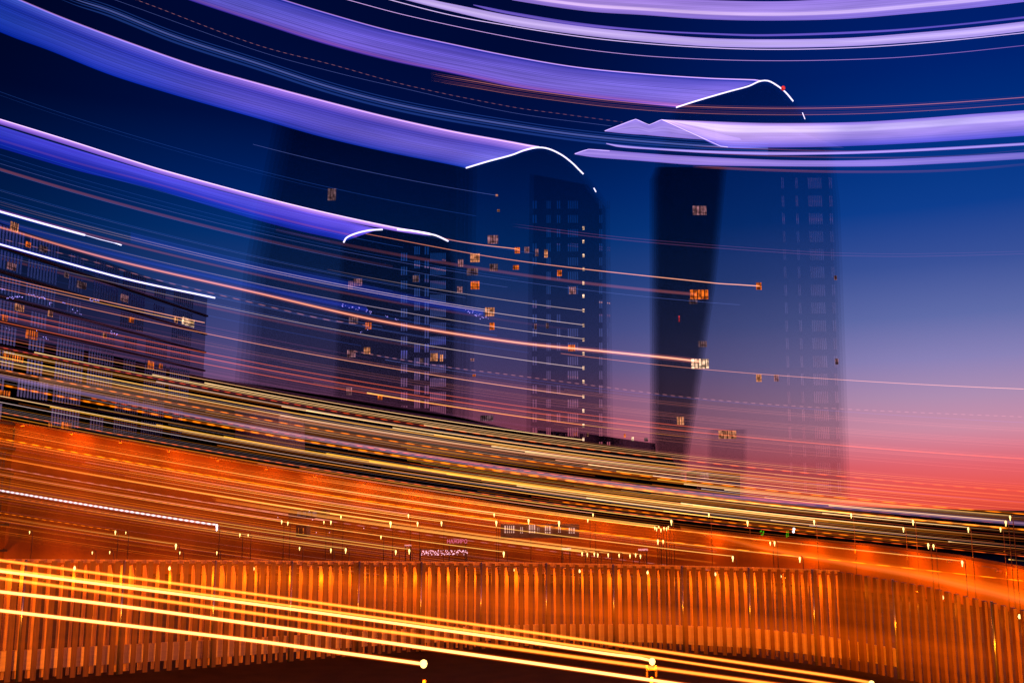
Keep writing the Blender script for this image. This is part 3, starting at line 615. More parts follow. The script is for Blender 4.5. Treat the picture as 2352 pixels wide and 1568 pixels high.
ribbon('wide pale lilac ribbon on the right whose left end starts at a bright diagonal line',
       [(1520, 275), (1600, 278), (1764, 283), (1964, 281), (2114, 272), (2240, 262), (2352, 254), (2400, 248)],
       [(1524, 277), (1655, 337), (1764, 339), (1939, 336), (2114, 328), (2240, 320), (2352, 312), (2400, 307)][0:0] or [(1521, 276), (1588, 305), (1655, 337), (1764, 339), (1939, 336), (2114, 328), (2352, 312), (2400, 307)], TY + 10.5, TY + 8, mL)
ribbon('short pale lilac wedge with a pointed left tip beside the wide lilac ribbon',
       [(1389, 300), (1425, 286), (1460, 274), (1476, 280), (1490, 287), (1520, 275), (1560, 285), (1620, 300), (1700, 318)],
       [(1389, 302), (1425, 306), (1460, 309), (1480, 310), (1500, 312), (1560, 317), (1601, 320), (1660, 323), (1702, 322)], TY + 9, TY + 8, lil((150, 122, 220), (176, 148, 236), 10, 21, k=.9, rightdim=.35), n=60)
ribbon('second lilac wedge overlapping the wide ribbon, ending at a diagonal edge on the right',
       [(1640, 283), (1764, 285), (1803, 289), (1860, 312), (1900, 326), (1937, 339)], [(1646, 336), (1764, 339), (1800, 339), (1850, 339), (1900, 339), (1939, 340)], TY + 10, TY + 10, lil((110, 90, 160), (110, 90, 160), 10, 22, k=.15, rightdim=1), n=40)
ribbon('thin lilac ribbon with a pointed tip just below the wide lilac ribbon',
       [(1392, 329), (1420, 333), (1500, 340), (1626, 346), (1764, 349), (1900, 349), (2014, 346), (2180, 338), (2352, 328), (2400, 325)],
       [(1393, 331), (1420, 338), (1500, 344), (1626, 352), (1764, 356), (1900, 355), (2014, 352), (2180, 344), (2352, 334), (2400, 331)], TY + 9.5, TY + 7, lil((150, 118, 215), (200, 170, 245), 4, 23, k=.95, rightdim=.8))
ribbon('lowest lilac ribbon on the right, starting at a slanted tip left of the slab tower',
       [(1320, 352), (1352, 343), (1450, 350), (1551, 357), (1764, 367), (1900, 369), (2014, 367), (2180, 360), (2352, 350), (2400, 347)],
       [(1321, 355), (1360, 361), (1450, 368), (1501, 372), (1598, 379), (1764, 382), (2014, 382), (2180, 375), (2352, 365), (2400, 361)], TY + 9.8, TY + 7, lil((140, 112, 208), (168, 138, 222), 24, 24, k=.95, rightdim=.6))
for (a, b_) in (((1389, 301), (1460, 274)), ((1460, 274), (1491, 287)), ((1491, 287), (1520, 275)), ((1520, 275), (1655, 336)), ((1320, 354), (1352, 343)), ((1392, 330), (1418, 338))): pass
trail('white zigzag line capping the lilac wedges right of centre', [(1389, 301), (1425, 287), (1460, 274), (1476, 281), (1491, 287), (1506, 281), (1520, 275), (1560, 293), (1600, 311), (1655, 336), (1672, 338)], TY + 8.5, 2.4, 'edge_pale')
trail('short white stroke at the tip of the lowest lilac ribbon', [(1320, 354), (1336, 348), (1352, 343), (1400, 347)], TY + 9, 2.4, 'edge_pale')
mt1 = lil((172, 146, 224), (208, 184, 242), 34, 31, .22, k=.95, rightdim=1.0)
ribbon('second pale lilac ribbon from the top on the right, arching across to the top edge',
       [(930, -20), (985, -2), (1060, 14), (1176, 37), (1326, 60), (1476, 76), (1626, 88), (1764, 91), (1939, 88), (2114, 75), (2240, 63), (2352, 50), (2400, 44)],
       [(885, -14), (930, 0), (1038, 27), (1176, 58), (1326, 80), (1476, 96), (1626, 107), (1764, 110), (1939, 107), (2114, 96), (2240, 85), (2352, 72), (2400, 66)], TY - 20, TY - 20, mt1)
mt2 = ribbon_mat('ribbon_lilac_top', [(0, lin(146, 120, 212)), (.45, lin(156, 130, 214)), (.56, lin(160, 134, 216)), (.6, lin(210, 184, 244)), (.73, lin(210, 184, 244)), (.77, lin(146, 120, 212)), (1, lin(126, 104, 200))], [(0, (1.2, 1.1, 1.05, 1)), (1, W1)], .26, .95, seed=33, nstreak=40)
ribbon('topmost broad lilac ribbon along the upper right edge of the view',
       [(1180, -30), (1300, -18), (1476, -6), (1626, 1), (1764, 4), (1864, 1), (2000, -10), (2200, -30), (2352, -50), (2400, -56)],
       [(1176, 1), (1276, 17), (1363, 28), (1476, 35), (1626, 45), (1764, 48), (1939, 44), (2114, 30), (2240, 18), (2352, 5), (2400, -1)], TY - 22, TY - 22, mt2)
mt3 = lil((90, 74, 190), (128, 100, 208), 3, 35, k=.8, rightdim=.8)
ribbon('slim dim violet ribbon between the two topmost lilac ribbons',
       [(1087, 11), (1120, 17), (1176, 28), (1326, 52), (1476, 68), (1626, 76), (1764, 79), (2014, 70), (2180, 57), (2352, 38), (2400, 32)],
       [(1088, 13), (1120, 23), (1176, 35), (1326, 60), (1476, 72), (1626, 80), (1764, 84), (2014, 75), (2180, 61), (2352, 43), (2400, 37)], TY - 21, TY - 21, mt3)
trail('thin pale line hugging the underside of the second lilac ribbon', spline([(870, -8), (895, 0), (1038, 36), (1176, 61), (1326, 84), (1476, 100), (1626, 110), (1764, 114), (1939, 111), (2114, 100), (2352, 76), (2400, 70)], 90), TY - 20, 3.2, 'edge_pale')
trail('lone thin violet line arching across the upper right sky', spline([(780, -6), (798, 0), (938, 37), (1176, 87), (1351, 115), (1526, 132), (1764, 140), (2014, 135), (2180, 123), (2352, 105), (2400, 100)], 90), TY - 20, 2.2, 'edge_violet')
# grey-blue bundle and coppery bundles
def bundle(label, base, offs, Y, cat='light trail', group=None):
    r = empty('light_trail_bundle', P(base[0][0], base[0][1], Y)); tag(r, label, cat, group)
    S = spline(base, 80)
    for o_, w, key in offs:
        b = MB(); trail_mesh(b, [(x, y + o_) for x, y in S], Y, w, 0, None, [(0, .05), (rnd(.04, .09), 1), (1, 1)], 6); b.build('glowing_line', T[key], r, True)
    return r
bundle('faint grey-blue bundle of lines in the dark sky between the two broad violet ribbons', [(130, -18), (175, 0), (250, 24), (400, 84), (588, 145), (763, 202), (938, 246), (1176, 288), (1363, 314), (1600, 334), (1764, 341)],
       [(-11, 3.5, 'blue_dim'), (0, 6, 'thin_blue'), (-5, 4, 'blue_dim'), (6, 5, 'blue_dim'), (13, 7, 'blue_dim')], TY - 8)
bundle('coppery bundle of lines crossing the sky right of the tallest tower crown', [(990, 171), (1020, 177), (1100, 190), (1176, 203), (1276, 217), (1400, 232), (1551, 244), (1764, 250), (1964, 248), (2139, 240), (2352, 225), (2400, 220)],
       [(-5, 2, 'salmon_wide'), (-1, 3.2, 'copper'), (3, 2, 'salmon_wide'), (8, 2, 'salmon_wide'), (14, 1.6, 'copper'), (11, 1.5, 'salmon_wide')], TY - 6)
bundle('dim greyish bundle of lines under the lilac ribbons at the right edge', [(1590, 385), (1764, 393), (1939, 397), (2114, 396), (2240, 390), (2352, 380), (2400, 376)],
       [(-3, 5, 'salmon_wide'), (0, 2, 'salmon_wide'), (-35, 4, 'salmon_wide'), (-50, 4, 'salmon_wide')], TY - 6)
bundle('two hair-thin mauve lines crossing the sky behind the pale tower', [(1176, 520), (1400, 548), (1600, 566), (1764, 578), (1900, 586), (2060, 589), (2200, 587), (2352, 583)], [(0, 2.2, 'purple_fine'), (-6, 1.6, 'purple_fine')], TY - 6)
trail('dotted coppery line high in the left sky', spline([(290, -8), (340, 10), (588, 103), (763, 149), (938, 197), (1176, 246), (1290, 262), (1430, 281)], 80), TY - 6, 1.8, 'salmon_dash')
trail('hair-thin pale line below the dotted coppery line in the upper left sky', spline([(250, -4), (263, 0), (588, 116), (763, 165), (938, 206), (1176, 259), (1405, 290)], 80), TY - 6, 1.3, 'thin_blue')

# blue and pale trails on the left
trail('thick white bar of light at the left edge above the apartment block', [(-20, 481), (0, 486), (100, 514), (195, 540)], 118, 5.5, 'white', edge=('blue_band', 14))
trail('thin white line ending in a small bright dash right of the thick white bar', [(195, 540), (230, 550), (262, 558), (268, 559.5), (279, 563)], 118, 2.5, 'white', taper=[(0, .7), (.7, .8), (.8, 1.9), (1, 2)])
trail('long white line of light crossing the face of the apartment block', spline([(-20, 556), (0, 561), (150, 603), (300, 643), (494, 684)], 40), 118, 4.6, 'white', edge=('blue_band', 12))
trail('long salmon trail crossing from the left edge to the bright window of the slab tower', spline([(-20, 516), (0, 522), (250, 594), (588, 672), (880, 738), (1176, 785), (1400, 808), (1540, 822), (1608, 830)][::-1], 80), 117, 6, 'salmon', edge=('salmon_wide', 16))
trail('faint wide salmon trail ending at the orange window of the slab tower', sweep(1600, 676, 640)[:], TY - 16, 9, 'salmon_wide')
trail('thin salmon trail ending at the small orange window of the pale tower', spline([(1745, 657), (1700, 654), (1640, 650), (1176, 597), (840, 537)], 60), TY - 16, 3.6, 'salmon', taper=[(0, 1), (1, .6)])
trail('dotted pinkish trail ending at a pink window beside the curved tower', spline([(1193, 574), (1180, 571), (1104, 562), (1030, 550), (1000, 541)], 30), TY - 16, 2.6, 'salmon')
trail('beaded pale trail ending at the orange window of the short tower', spline([(848, 749), (820, 744), (745, 733), (588, 697), (350, 640), (200, 597), (0, 548), (-20, 543)], 80), 117, 3.6, 'salmon_dash')
for i, (x, y, xt, w, key, lab) in enumerate(((1340, 713, 760, 1.6, 'thin_white', 'hair-thin pale trail ending at a stair light high on the curved tower'), (1340, 746, 0, 2.0, 'thin_white', 'thin pale trail reaching the left edge from a stair light on the curved tower'),
        (1340, 778, 0, 1.6, 'thin_white', 'thin pale trail just below the salmon one, ending at a stair light'), (1340, 845, 0, 2.2, 'thin_white', 'pale trail ending at a stair light beneath the long salmon trail'), (1340, 910, 0, 2.4, 'salmon', 'peach trail ending at a stair light low on the curved tower'),
        (1340, 976, 0, 3.0, 'red_line', 'reddish trail ending at a stair light near the foot of the curved tower'), (1340, 1010, 0, 2.4, 'cream', 'cream trail ending at the stair light just above the dark band'),
        (1690, 990, 0, 2.6, 'red_line', 'long red-orange trail ending at the wide lit windows right of the slab tower'), (2352, 1053, 0, 3.6, 'red_line', 'triple coral line running to the right edge over the red sky'),
        (2352, 893, 1300, 1.6, 'salmon', 'hair-thin peach line over the lilac sky at the right'), (1141, 449, 588, 1.4, 'thin_blue', 'hair-thin grey line ending at the highest lit window left of the curved tower'),
        (470, 741, 0, 2.6, 'salmon', 'peach line ending at the brightest windows of the apartment block'), (445, 742, 0, 1.8, 'amber', 'fine amber line beneath the peach one on the apartment block'),
        (2352, 970, 880, 1.8, 'blue_dim', 'faint bluish line running under the dotted salmon one'), (1700, 700, 0, 1.2, 'thin_blue', 'hair-thin grey line running low over the blue sky'), (1125, 712, 0, 1.8, 'thin_white', 'thin pale line ending at the warm window left of the curved tower'))):
    trail(lab, sweep(x, y, xt), TY - 17 if xt > 500 else 118, w, key)
trail('dotted salmon line running from a lit window of the short tower to the right edge', spline([(812, 806), (900, 822), (1030, 843), (1176, 861), (1400, 890), (1580, 912), (1764, 928), (2000, 942), (2352, 957)], 90), TY - 17, 3, 'salmon_dash')
# blue broad faint bands
for y0, x1, lab in ((640, 820, 'blue'), (560, 1150, 'upper blue')):
    pass
mbl = ribbon_mat('ribbon_faint_blue', [(0, lin(0, 0, 0)), (.5, lin(24, 38, 150)), (1, lin(0, 0, 0))], [(0, (.9, .9, .9, 1)), (1, (.5, .5, .5, 1))], .35, .8, seed=44)
ribbon('faint blue veil ending at the blue sparkles on the short tower', [(840, 700), (700, 672), (588, 648), (300, 582), (0, 500)], [(850, 722), (700, 694), (588, 668), (300, 604), (0, 520)], TY - 17, 125, mbl)
ribbon('faint blue veil ending at the blue sparkles left of the curved tower', [(1110, 708), (900, 664), (750, 630), (588, 600), (300, 528)], [(1110, 730), (900, 694), (750, 662), (588, 632), (300, 560)], TY - 17, 125, mbl)

# glowing slabs that stand in for smeared orange light and haze
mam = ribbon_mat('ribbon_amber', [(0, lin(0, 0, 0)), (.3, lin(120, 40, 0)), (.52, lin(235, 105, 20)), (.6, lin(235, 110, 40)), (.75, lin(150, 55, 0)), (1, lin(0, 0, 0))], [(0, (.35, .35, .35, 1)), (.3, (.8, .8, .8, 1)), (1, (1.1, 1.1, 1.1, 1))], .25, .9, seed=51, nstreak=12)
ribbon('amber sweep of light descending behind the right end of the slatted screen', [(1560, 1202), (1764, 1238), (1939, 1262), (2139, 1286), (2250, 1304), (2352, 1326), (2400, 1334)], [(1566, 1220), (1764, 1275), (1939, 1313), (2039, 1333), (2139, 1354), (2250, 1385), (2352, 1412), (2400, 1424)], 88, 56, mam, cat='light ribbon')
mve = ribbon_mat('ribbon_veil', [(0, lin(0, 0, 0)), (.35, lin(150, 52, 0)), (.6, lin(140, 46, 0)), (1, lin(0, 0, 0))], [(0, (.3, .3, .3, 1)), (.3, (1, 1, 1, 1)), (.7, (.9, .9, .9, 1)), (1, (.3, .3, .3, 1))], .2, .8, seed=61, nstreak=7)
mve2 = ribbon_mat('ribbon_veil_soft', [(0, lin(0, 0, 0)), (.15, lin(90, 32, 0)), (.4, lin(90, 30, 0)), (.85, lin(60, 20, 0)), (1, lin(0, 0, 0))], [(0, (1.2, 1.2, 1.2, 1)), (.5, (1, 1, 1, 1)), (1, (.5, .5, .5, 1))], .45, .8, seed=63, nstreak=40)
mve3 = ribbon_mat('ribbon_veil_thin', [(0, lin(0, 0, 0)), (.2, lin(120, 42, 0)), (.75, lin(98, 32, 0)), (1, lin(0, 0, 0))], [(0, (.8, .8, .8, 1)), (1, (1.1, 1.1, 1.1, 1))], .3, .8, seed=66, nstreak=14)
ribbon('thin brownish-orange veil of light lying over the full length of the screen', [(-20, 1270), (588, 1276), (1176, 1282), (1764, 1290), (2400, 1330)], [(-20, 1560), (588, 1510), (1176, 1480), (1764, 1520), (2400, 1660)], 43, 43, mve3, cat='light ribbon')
ribbon('orange streaky veil of light in front of the orange wall, fading towards the right', [(-20, 960), (300, 1010), (588, 1062), (1176, 1158), (1764, 1230), (2352, 1300)], [(-20, 1260), (588, 1270), (1176, 1280), (1764, 1290), (2352, 1380)], 64, 64, mve2, cat='light ribbon')
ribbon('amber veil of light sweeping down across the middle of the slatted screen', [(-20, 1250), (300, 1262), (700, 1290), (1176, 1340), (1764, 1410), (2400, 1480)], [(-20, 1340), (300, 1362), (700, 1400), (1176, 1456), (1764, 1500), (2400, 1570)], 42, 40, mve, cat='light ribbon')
mlv = ribbon_mat('ribbon_lavender', [(0, lin(0, 0, 0)), (.4, lin(150, 120, 175)), (.6, lin(150, 120, 175)), (1, lin(0, 0, 0))], [(0, (.8, .8, .8, 1)), (1, (.8, .8, .8, 1))], .1, .6, seed=52, nstreak=3)
lv = [(-20, 858), (0, 864), (300, 925), (588, 982), (880, 1032), (1176, 1078), (1470, 1118), (1764, 1149), (2060, 1176), (2352, 1202), (2400, 1206)]
ribbon('dull lavender band running the full width through the amber trails', [(x, y - 6) for x, y in lv], [(x, y + 6) for x, y in lv], 116, 112, mlv)
dk = [(430, 905), (588, 935), (640, 945), (880, 990), (1176, 1040), (1400, 1066)]
mgr = ribbon_mat('ribbon_grey', [(0, lin(0, 0, 0)), (.3, lin(110, 78, 66)), (.7, lin(84, 54, 40)), (1, lin(0, 0, 0))], [(0, (1, 1, 1, 1)), (.2, (.8, .8, .8, 1)), (1, (.1, .1, .1, 1))], .3, .8, seed=53, nstreak=8)
ribbon('dull brownish veil running right from a pale block left of the short tower', [(640, 945), (880, 978), (1176, 1022), (1500, 1066)], [(640, 982), (880, 1028), (1176, 1068), (1500, 1096)], 119, 119, mgr)
ribbon('dull brownish veil in the lower left above the orange wall', [(90, 860), (350, 896), (600, 944), (700, 962)], [(90, 890), (350, 935), (600, 984), (700, 1000)], 119, 119, mgr)

# trails that start at a bright tip and run right
tips = [(9, 808, 900, 3, 'cream'), (79, 809, 1500, 3.6, 'cream'), (350, 860, 2400, 3.4, 'cream'), (359, 876, 1700, 3.2, 'thin_white'), (470, 879, 2400, 4.2, 'cream'), (115, 934, 1300, 3.2, 'yellow'), (359, 975, 1500, 3.4, 'yellow'), (514, 1002, 1700, 3.2, 'yellow'),
        (210, 914, 2400, 3.4, 'red_dash'), (647, 933, 2400, 3.4, 'cream'), (644, 954, 1600, 2.4, 'thin_white'), (703, 942, 2400, 3.2, 'cream'), (902, 982, 2400, 3.4, 'cream'), (974, 976, 2400, 3.0, 'cream'), (997, 998, 2400, 3.4, 'yellow'), (750, 1041, 2000, 3.8, 'yellow'),
        (848, 1059, 2100, 3.6, 'yellow'), (937, 1073, 2200, 3.6, 'yellow'), (1026, 1088, 2300, 3.8, 'yellow'), (1106, 1101, 2400, 3, 'yellow'), (1129, 1024, 2400, 4.4, 'cream'), (885, 826, 1500, 2.2, 'thin_blue'), (843, 902, 1700, 4.4, 'amber'), (820, 1023, 1800, 3.4, 'red_dash'),
        (1074, 1068, 2200, 3.4, 'red_dash'), (1206, 1037, 2400, 3.6, 'cream'), (1276, 1056, 2400, 2.8, 'salmon'), (1351, 1066, 2400, 3.4, 'cream'), (1416, 1082, 2400, 3.2, 'yellow'), (1500, 1092, 2400, 2.8, 'thin_white'), (1510, 1100, 2400, 3.4, 'yellow'), (1571, 1111, 2400, 3.2, 'cream'),
        (1611, 1122, 2400, 2.4, 'thin_white'), (1664, 1124, 2400, 3.2, 'cream'), (1187, 1115, 2200, 3.4, 'cream'), (1347, 1143, 2300, 3.4, 'cream'), (1564, 1155, 2400, 5, 'cream'), (1592, 1160, 2400, 3.6, 'yellow'), (1524, 1173, 2400, 3.4, 'amber'), (1756, 1142, 2400, 2.4, 'salmon'),
        (1904, 1160, 2400, 4.5, 'amber'), (1889, 1178, 2400, 4, 'cream'), (1770, 1194, 2400, 2.6, 'cream'), (1859, 1206, 2400, 2.4, 'thin_white'), (2179, 1243, 2400, 3, 'cream'), (2318, 1284, 2400, 4, 'amber')]
COLN = {'cream': 'cream', 'yellow': 'golden yellow', 'amber': 'amber', 'thin_white': 'thin whitish', 'red_dash': 'dotted red', 'thin_blue': 'thin bluish', 'salmon': 'peach'}
ORD = ['first', 'second', 'third', 'fourth', 'fifth', 'sixth', 'seventh', 'eighth', 'ninth', 'tenth', 'eleventh', 'twelfth', 'thirteenth', 'fourteenth', 'fifteenth', 'sixteenth', 'seventeenth', 'eighteenth', 'nineteenth', 'twentieth']
tips.sort()
cnt = {}
for (x, y, xt, w, key) in tips:
    cnt[key] = cnt.get(key, 0) + 1; where = 'over the apartment block' if x < 480 else 'left of the short tower' if x < 760 else 'below the short tower' if x < 1050 else 'below the curved tower' if x < 1400 else 'below the slab tower' if x < 1640 else 'below the pale tower' if x < 1950 else 'at the far right'
    lab = '%s trail starting %s, %s %s tip from left' % (COLN[key], where, ORD[cnt[key] - 1], COLN[key].split()[-1])
    sw = sweep(x, y, xt); n = len(sw)
    trail(lab, sw, 117 if x < 1500 else 104, w * .68, key, Y1=interp([(0, 117), (1500, 112), (2400, 72)], xt), group='trails that start at a bright tip in the dark band', taper=[(0, 1.7), (.02, 1.3), (.12, .9), (.6, .6), (1, .3)])
# full-width dashed and plain lines
for (y0, w, key, lab) in ((794, 3, 'red_dash', 'highest'), (845, 3.4, 'orange_dash', 'second'), (880, 5, 'orange_dash', 'thickest'), (943, 3, 'red_dash', 'fourth'), (1004, 3.6, 'orange_dash', 'lowest')):
    trail('%s of the dotted orange lines that enter at the left edge' % lab, sweep(-15, y0, 2400), 118, w, key, Y1=74, group='dotted orange lines across the whole view')
for (y0, w, key, lab) in ((816, 3.4, 'amber', 'amber line entering at the left edge beside the lowest lit windows of the apartment block'), (826, 2.6, 'cream', 'cream line entering just below the amber one at the left edge'), (906, 2.4, 'cream', 'cream line entering at the left edge below the lavender band'), (920, 2.0, 'thin_white', 'whitish line entering at the left edge below the lavender band'), (1048, 5, 'orange_fine', 'broad dim orange line over the orange wall at the left edge'), (1070, 2.6, 'salmon_dash', 'dotted pink line low over the orange wall')):
    trail(lab, sweep(-15, y0, 1900), 117, w, key)

# fine trails nobody could count
def fine(name, label, specs, Y, Y1):
    """specs: (key, list of (x, y, xt, w))"""
    for key, ls, lab in specs:
        b = MB()
        for (x, y, xt, w) in ls:
            pts = sweep(x, y, xt, 24); n = len(pts)
            ya = interp([(-20, Y), (1500, Y), (2400, Y1)], pts[0][0]); yb = interp([(-20, Y), (1500, Y), (2400, Y1)], pts[-1][0])
            trail_mesh(b, pts, ya + random.uniform(-2, 1), w, 0, yb, None, 5)
        tag(b.build(name, T[key], None, True), lab, 'light trails', kind='stuff')
rnd = random.uniform
yb = [(0, 868), (588, 975), (1176, 1068), (1764, 1148), (2352, 1215)]
def start(d0, d1, xa=0, xb=2300):
    x = rnd(xa, xb); return x, interp(yb, x) + rnd(d0, d1)
def many(n, d0, d1, w0, w1, xa=0, xb=1900, lmin=400, lmax=1500):
    o = []
    for _ in range(n):
        x, y = start(d0, d1, xa, xb); o.append((x, y, min(2420, x + rnd(lmin, lmax)), rnd(w0, w1)))
    return o
fine('fine_light_trails', '', [
    ('purple_fine', [(-10, rnd(640, 800), rnd(500, 1400), rnd(1.0, 2.0)) for _ in range(30)], 'fine purple streaks low over the left buildings'),
    ('fine_cream', many(20, -62, 40, .8, 1.6), 'fine cream streaks running through the dark band'),
    ('fine_amber', many(36, -55, 60, .9, 2.0) + [(-10, rnd(800, 960), rnd(600, 2000), rnd(1, 2)) for _ in range(16)], 'fine amber streaks running through the dark band'),
    ('fine_yellow', many(26, -5, 50, 1, 2.2, 700, 1500, 300, 900), 'fine golden streaks below the central tower'),
    ('fine_thin_white', many(12, -60, 60, .8, 1.4) + [(-10, rnd(820, 950), rnd(600, 1800), rnd(.8, 1.4)) for _ in range(10)], 'fine whitish streaks running through the dark band'),
    ('orange_fine', [(-10, rnd(965, 1245), rnd(700, 1900), rnd(1, 2.4)) for _ in range(36)] + many(12, 50, 110, 1, 2.4), 'fine orange streaks over the lit wall'),
    ('pink_fine', [(2400, rnd(985, 1130), rnd(300, 1500), rnd(1, 2)) for _ in range(16)] + [(-10, rnd(960, 1200), rnd(900, 1900), rnd(.9, 1.6)) for _ in range(12)], 'fine pink streaks over the red sky and the wall'),
    ('fine_red_line', many(16, -50, 70, 1, 2, 900, 1900), 'fine red-orange streaks in the right half of the dark band'),
    ('fine_lavender', many(5, -50, 90, 1.2, 2.0), 'fine lavender streaks among the amber ones'),
], 118, 76)
fine('fine_light_trails', '', [
    ('blue_dim', [(-10, rnd(190, 700), rnd(500, 1300), rnd(1, 2.4)) for _ in range(16)] , 'barely visible blue streaks across the dark left sky'),
    ('thin_blue', [(-10, rnd(380, 640), rnd(600, 1300), rnd(.8, 1.2)) for _ in range(7)], 'hair-thin grey streaks across the left sky'),
    ('salmon_wide', [(-10, rnd(360, 420), rnd(700, 1000), rnd(6, 9)), (-10, 480, 1300, 7), (-10, 590, 1000, 8)], 'soft brownish streaks across the left sky'),
], TY - 18, TY - 18)

# ------------------------------------------------------------------ lamps
def street_lamp(x, y, Y, label, trail_to, w, key, size=1.0, white=False, light=0, group='street lamps beyond the slatted screen'):
    h = P(x, y, Y); r = empty('street_lamp', (h.x, Y, 0)); tag(r, label, 'street lamp', group)
    b = MB(); b.tube([(h.x + .25, Y + .1, 0), (h.x + .25, Y + .1, h.z * .97), (h.x + .2, Y + .05, h.z + .12), (h.x, Y, h.z + .2)], [.04, .03, .025, .02], 6); b.build('pole', M['pole'], r, True)
    k = size * Y / F
    b = MB(); b.tube([h + Vector((0, 0, -7 * k)), h + Vector((0, 0, -3 * k)), h, h + Vector((0, 0, 3 * k))], [.3 * k, .9 * k, 1.8 * k, 1.0 * k], 8); b.build('lamp_head', M['lamp_white'] if white else M['lamp_glass'], r, True)
    if trail_to is not None:
        pts = [(x - .5, y + 6 * size), (x + 1.2, y + 2), (x - .3, y - .5), (x + 1.2, y - 3), (x - 3, y - 4)] + sweep(x - 14, y - 5, trail_to); b = MB(); trail_mesh(b, pts, Y, w, 0, 118 if Y > 60 else Y, None, 6); b.build('light_trail', T[key], r, True)
    if light:
        ld = bpy.data.lights.new('lamp_light', 'POINT'); ld.energy = light; ld.color = (1, 0.215, 0.012); ld.shadow_soft_size = .4
        lo = bpy.data.objects.new('lamp_light', ld); COL.objects.link(lo); lo.parent = r; lo.location = (0, -.6, h.z + .3)
    return r
lamps = [(68, 1221, 0, 'red_dash', .7), (265, 1221, 0, 'orange_dash', 1), (289, 1222, None, '', .6), (404, 1252, 0, 'amber', 1.3), (551, 1227, 0, 'red_dash', .8), (570, 1228, None, '', .6), (212, 1268, 0, 'orange_fine', .7), (252, 1267, 0, 'orange_fine', .7), (413, 1268, 0, 'orange_fine', .7), (498, 1268, 60, 'orange_fine', .8),
         (647, 1197, 0, 'salmon', .9), (661, 1200, None, '', .9), (688, 1258, 300, 'orange_fine', .8), (744, 1198, 0, 'salmon', .7), (760, 1198, 500, 'salmon', .9), (783, 1186, 100, 'amber', .8), (760, 1262, 200, 'amber', 1), (794, 1262, 0, 'amber', 1.2), (875, 1232, 300, 'red_dash', .8),
         (897, 1201, 0, 'amber', 1.4), (909, 1266, 0, 'amber', 1.1), (940, 1264, 0, 'amber', 1.2), (938, 1183, 200, 'salmon', .9), (959, 1201, 300, 'amber', 1.1), (1014, 1200, 200, 'amber', 1.1), (1135, 1181, 700, 'salmon', .8), (1140, 1199, 0, 'amber', 1.3), (1157, 1270, 0, 'amber', 1.3), (1214, 1195, 500, 'amber', 1.2), (1284, 1200, 0, 'amber', 1.4),
         (1350, 1194, 600, 'orange_fine', .8), (1362, 1181, 600, 'salmon', .8), (1511, 1242, 0, 'orange_dash', 1.2), (1523, 1242, None, '', .9), (1542, 1197, 700, 'amber', 1.3), (1628, 1181, 900, 'cream', .9), (1683, 1280, 300, 'amber', 1.3), (1717, 1199, 500, 'amber', 1.3), (1779, 1246, 900, 'orange_dash', 1.1), (1769, 1246, None, '', .9), (1837, 1282, 1100, 'amber', 1.3),
         (1870, 1197, 1100, 'cream', 1.2), (1955, 1182, 1300, 'amber', 1.1), (2075, 1214, 1300, 'cream', 1.1), (2097, 1197, 1300, 'cream', 1.3), (2132, 1251, 1300, 'orange_dash', 1.3), (2144, 1253, None, '', 1.2), (2210, 1291, 1300, 'amber', 1.4), (2224, 1214, 1500, 'cream', 1.2), (2298, 1214, 1700, 'amber', 1), (2310, 1199, 1500, 'cream', 1.3), (2320, 1187, 1500, 'amber', 1.2)]
for cl in ((1504, 1211), (1508, 1214), (1513, 1210), (1518, 1216), (1525, 1212), (1531, 1213), (1535, 1210)): lamps.append((cl[0], cl[1], 700 if cl[0] < 1520 else None, 'amber', .8))
for cx_, cy_ in ((1337, 1270), (1349, 1272), (1365, 1271), (1373, 1273), (1397, 1273), (1422, 1274), (1447, 1275), (1460, 1273), (1471, 1276)): lamps.append((cx_, cy_, 500 if cx_ % 2 else None, 'amber', .9))
lamps.sort()
def ordin(n):
    return '%d%s' % (n, 'th' if 10 <= n % 100 <= 20 else {1: 'st', 2: 'nd', 3: 'rd'}.get(n % 10, 'th'))
rows = {}
for i, (x, y, tt, key, sz) in enumerate(lamps):
    Yl = interp([(1180, 114), (1200, 106), (1250, 80), (1291, 66)], y)
    Yl = min(Yl, wallY(x) - 3)
    row = 'lowest row' if y > 1238 else 'middle row' if y > 1206 else 'upper row'
    rows[row] = rows.get(row, 0) + 1
    lab = '%s lamp with %s trail, %s from the left in the %s' % ('large' if sz > 1.15 else 'mid-sized' if sz > .85 else 'small', {'': 'no', 'red_dash': 'a dotted red', 'orange_dash': 'a dotted orange', 'orange_fine': 'a faint orange', 'salmon': 'a peach', 'amber': 'an amber', 'cream': 'a cream'}[key], ordin(rows[row]), row)
    street_lamp(x, y, Yl, lab, tt, 2.4 * sz, key or 'amber', sz)
street_lamp(498, 1208, 92, 'dazzling white street lamp with a beaded white trail, lower left of centre', 0, 5, 'white_dash', 1.5, True)
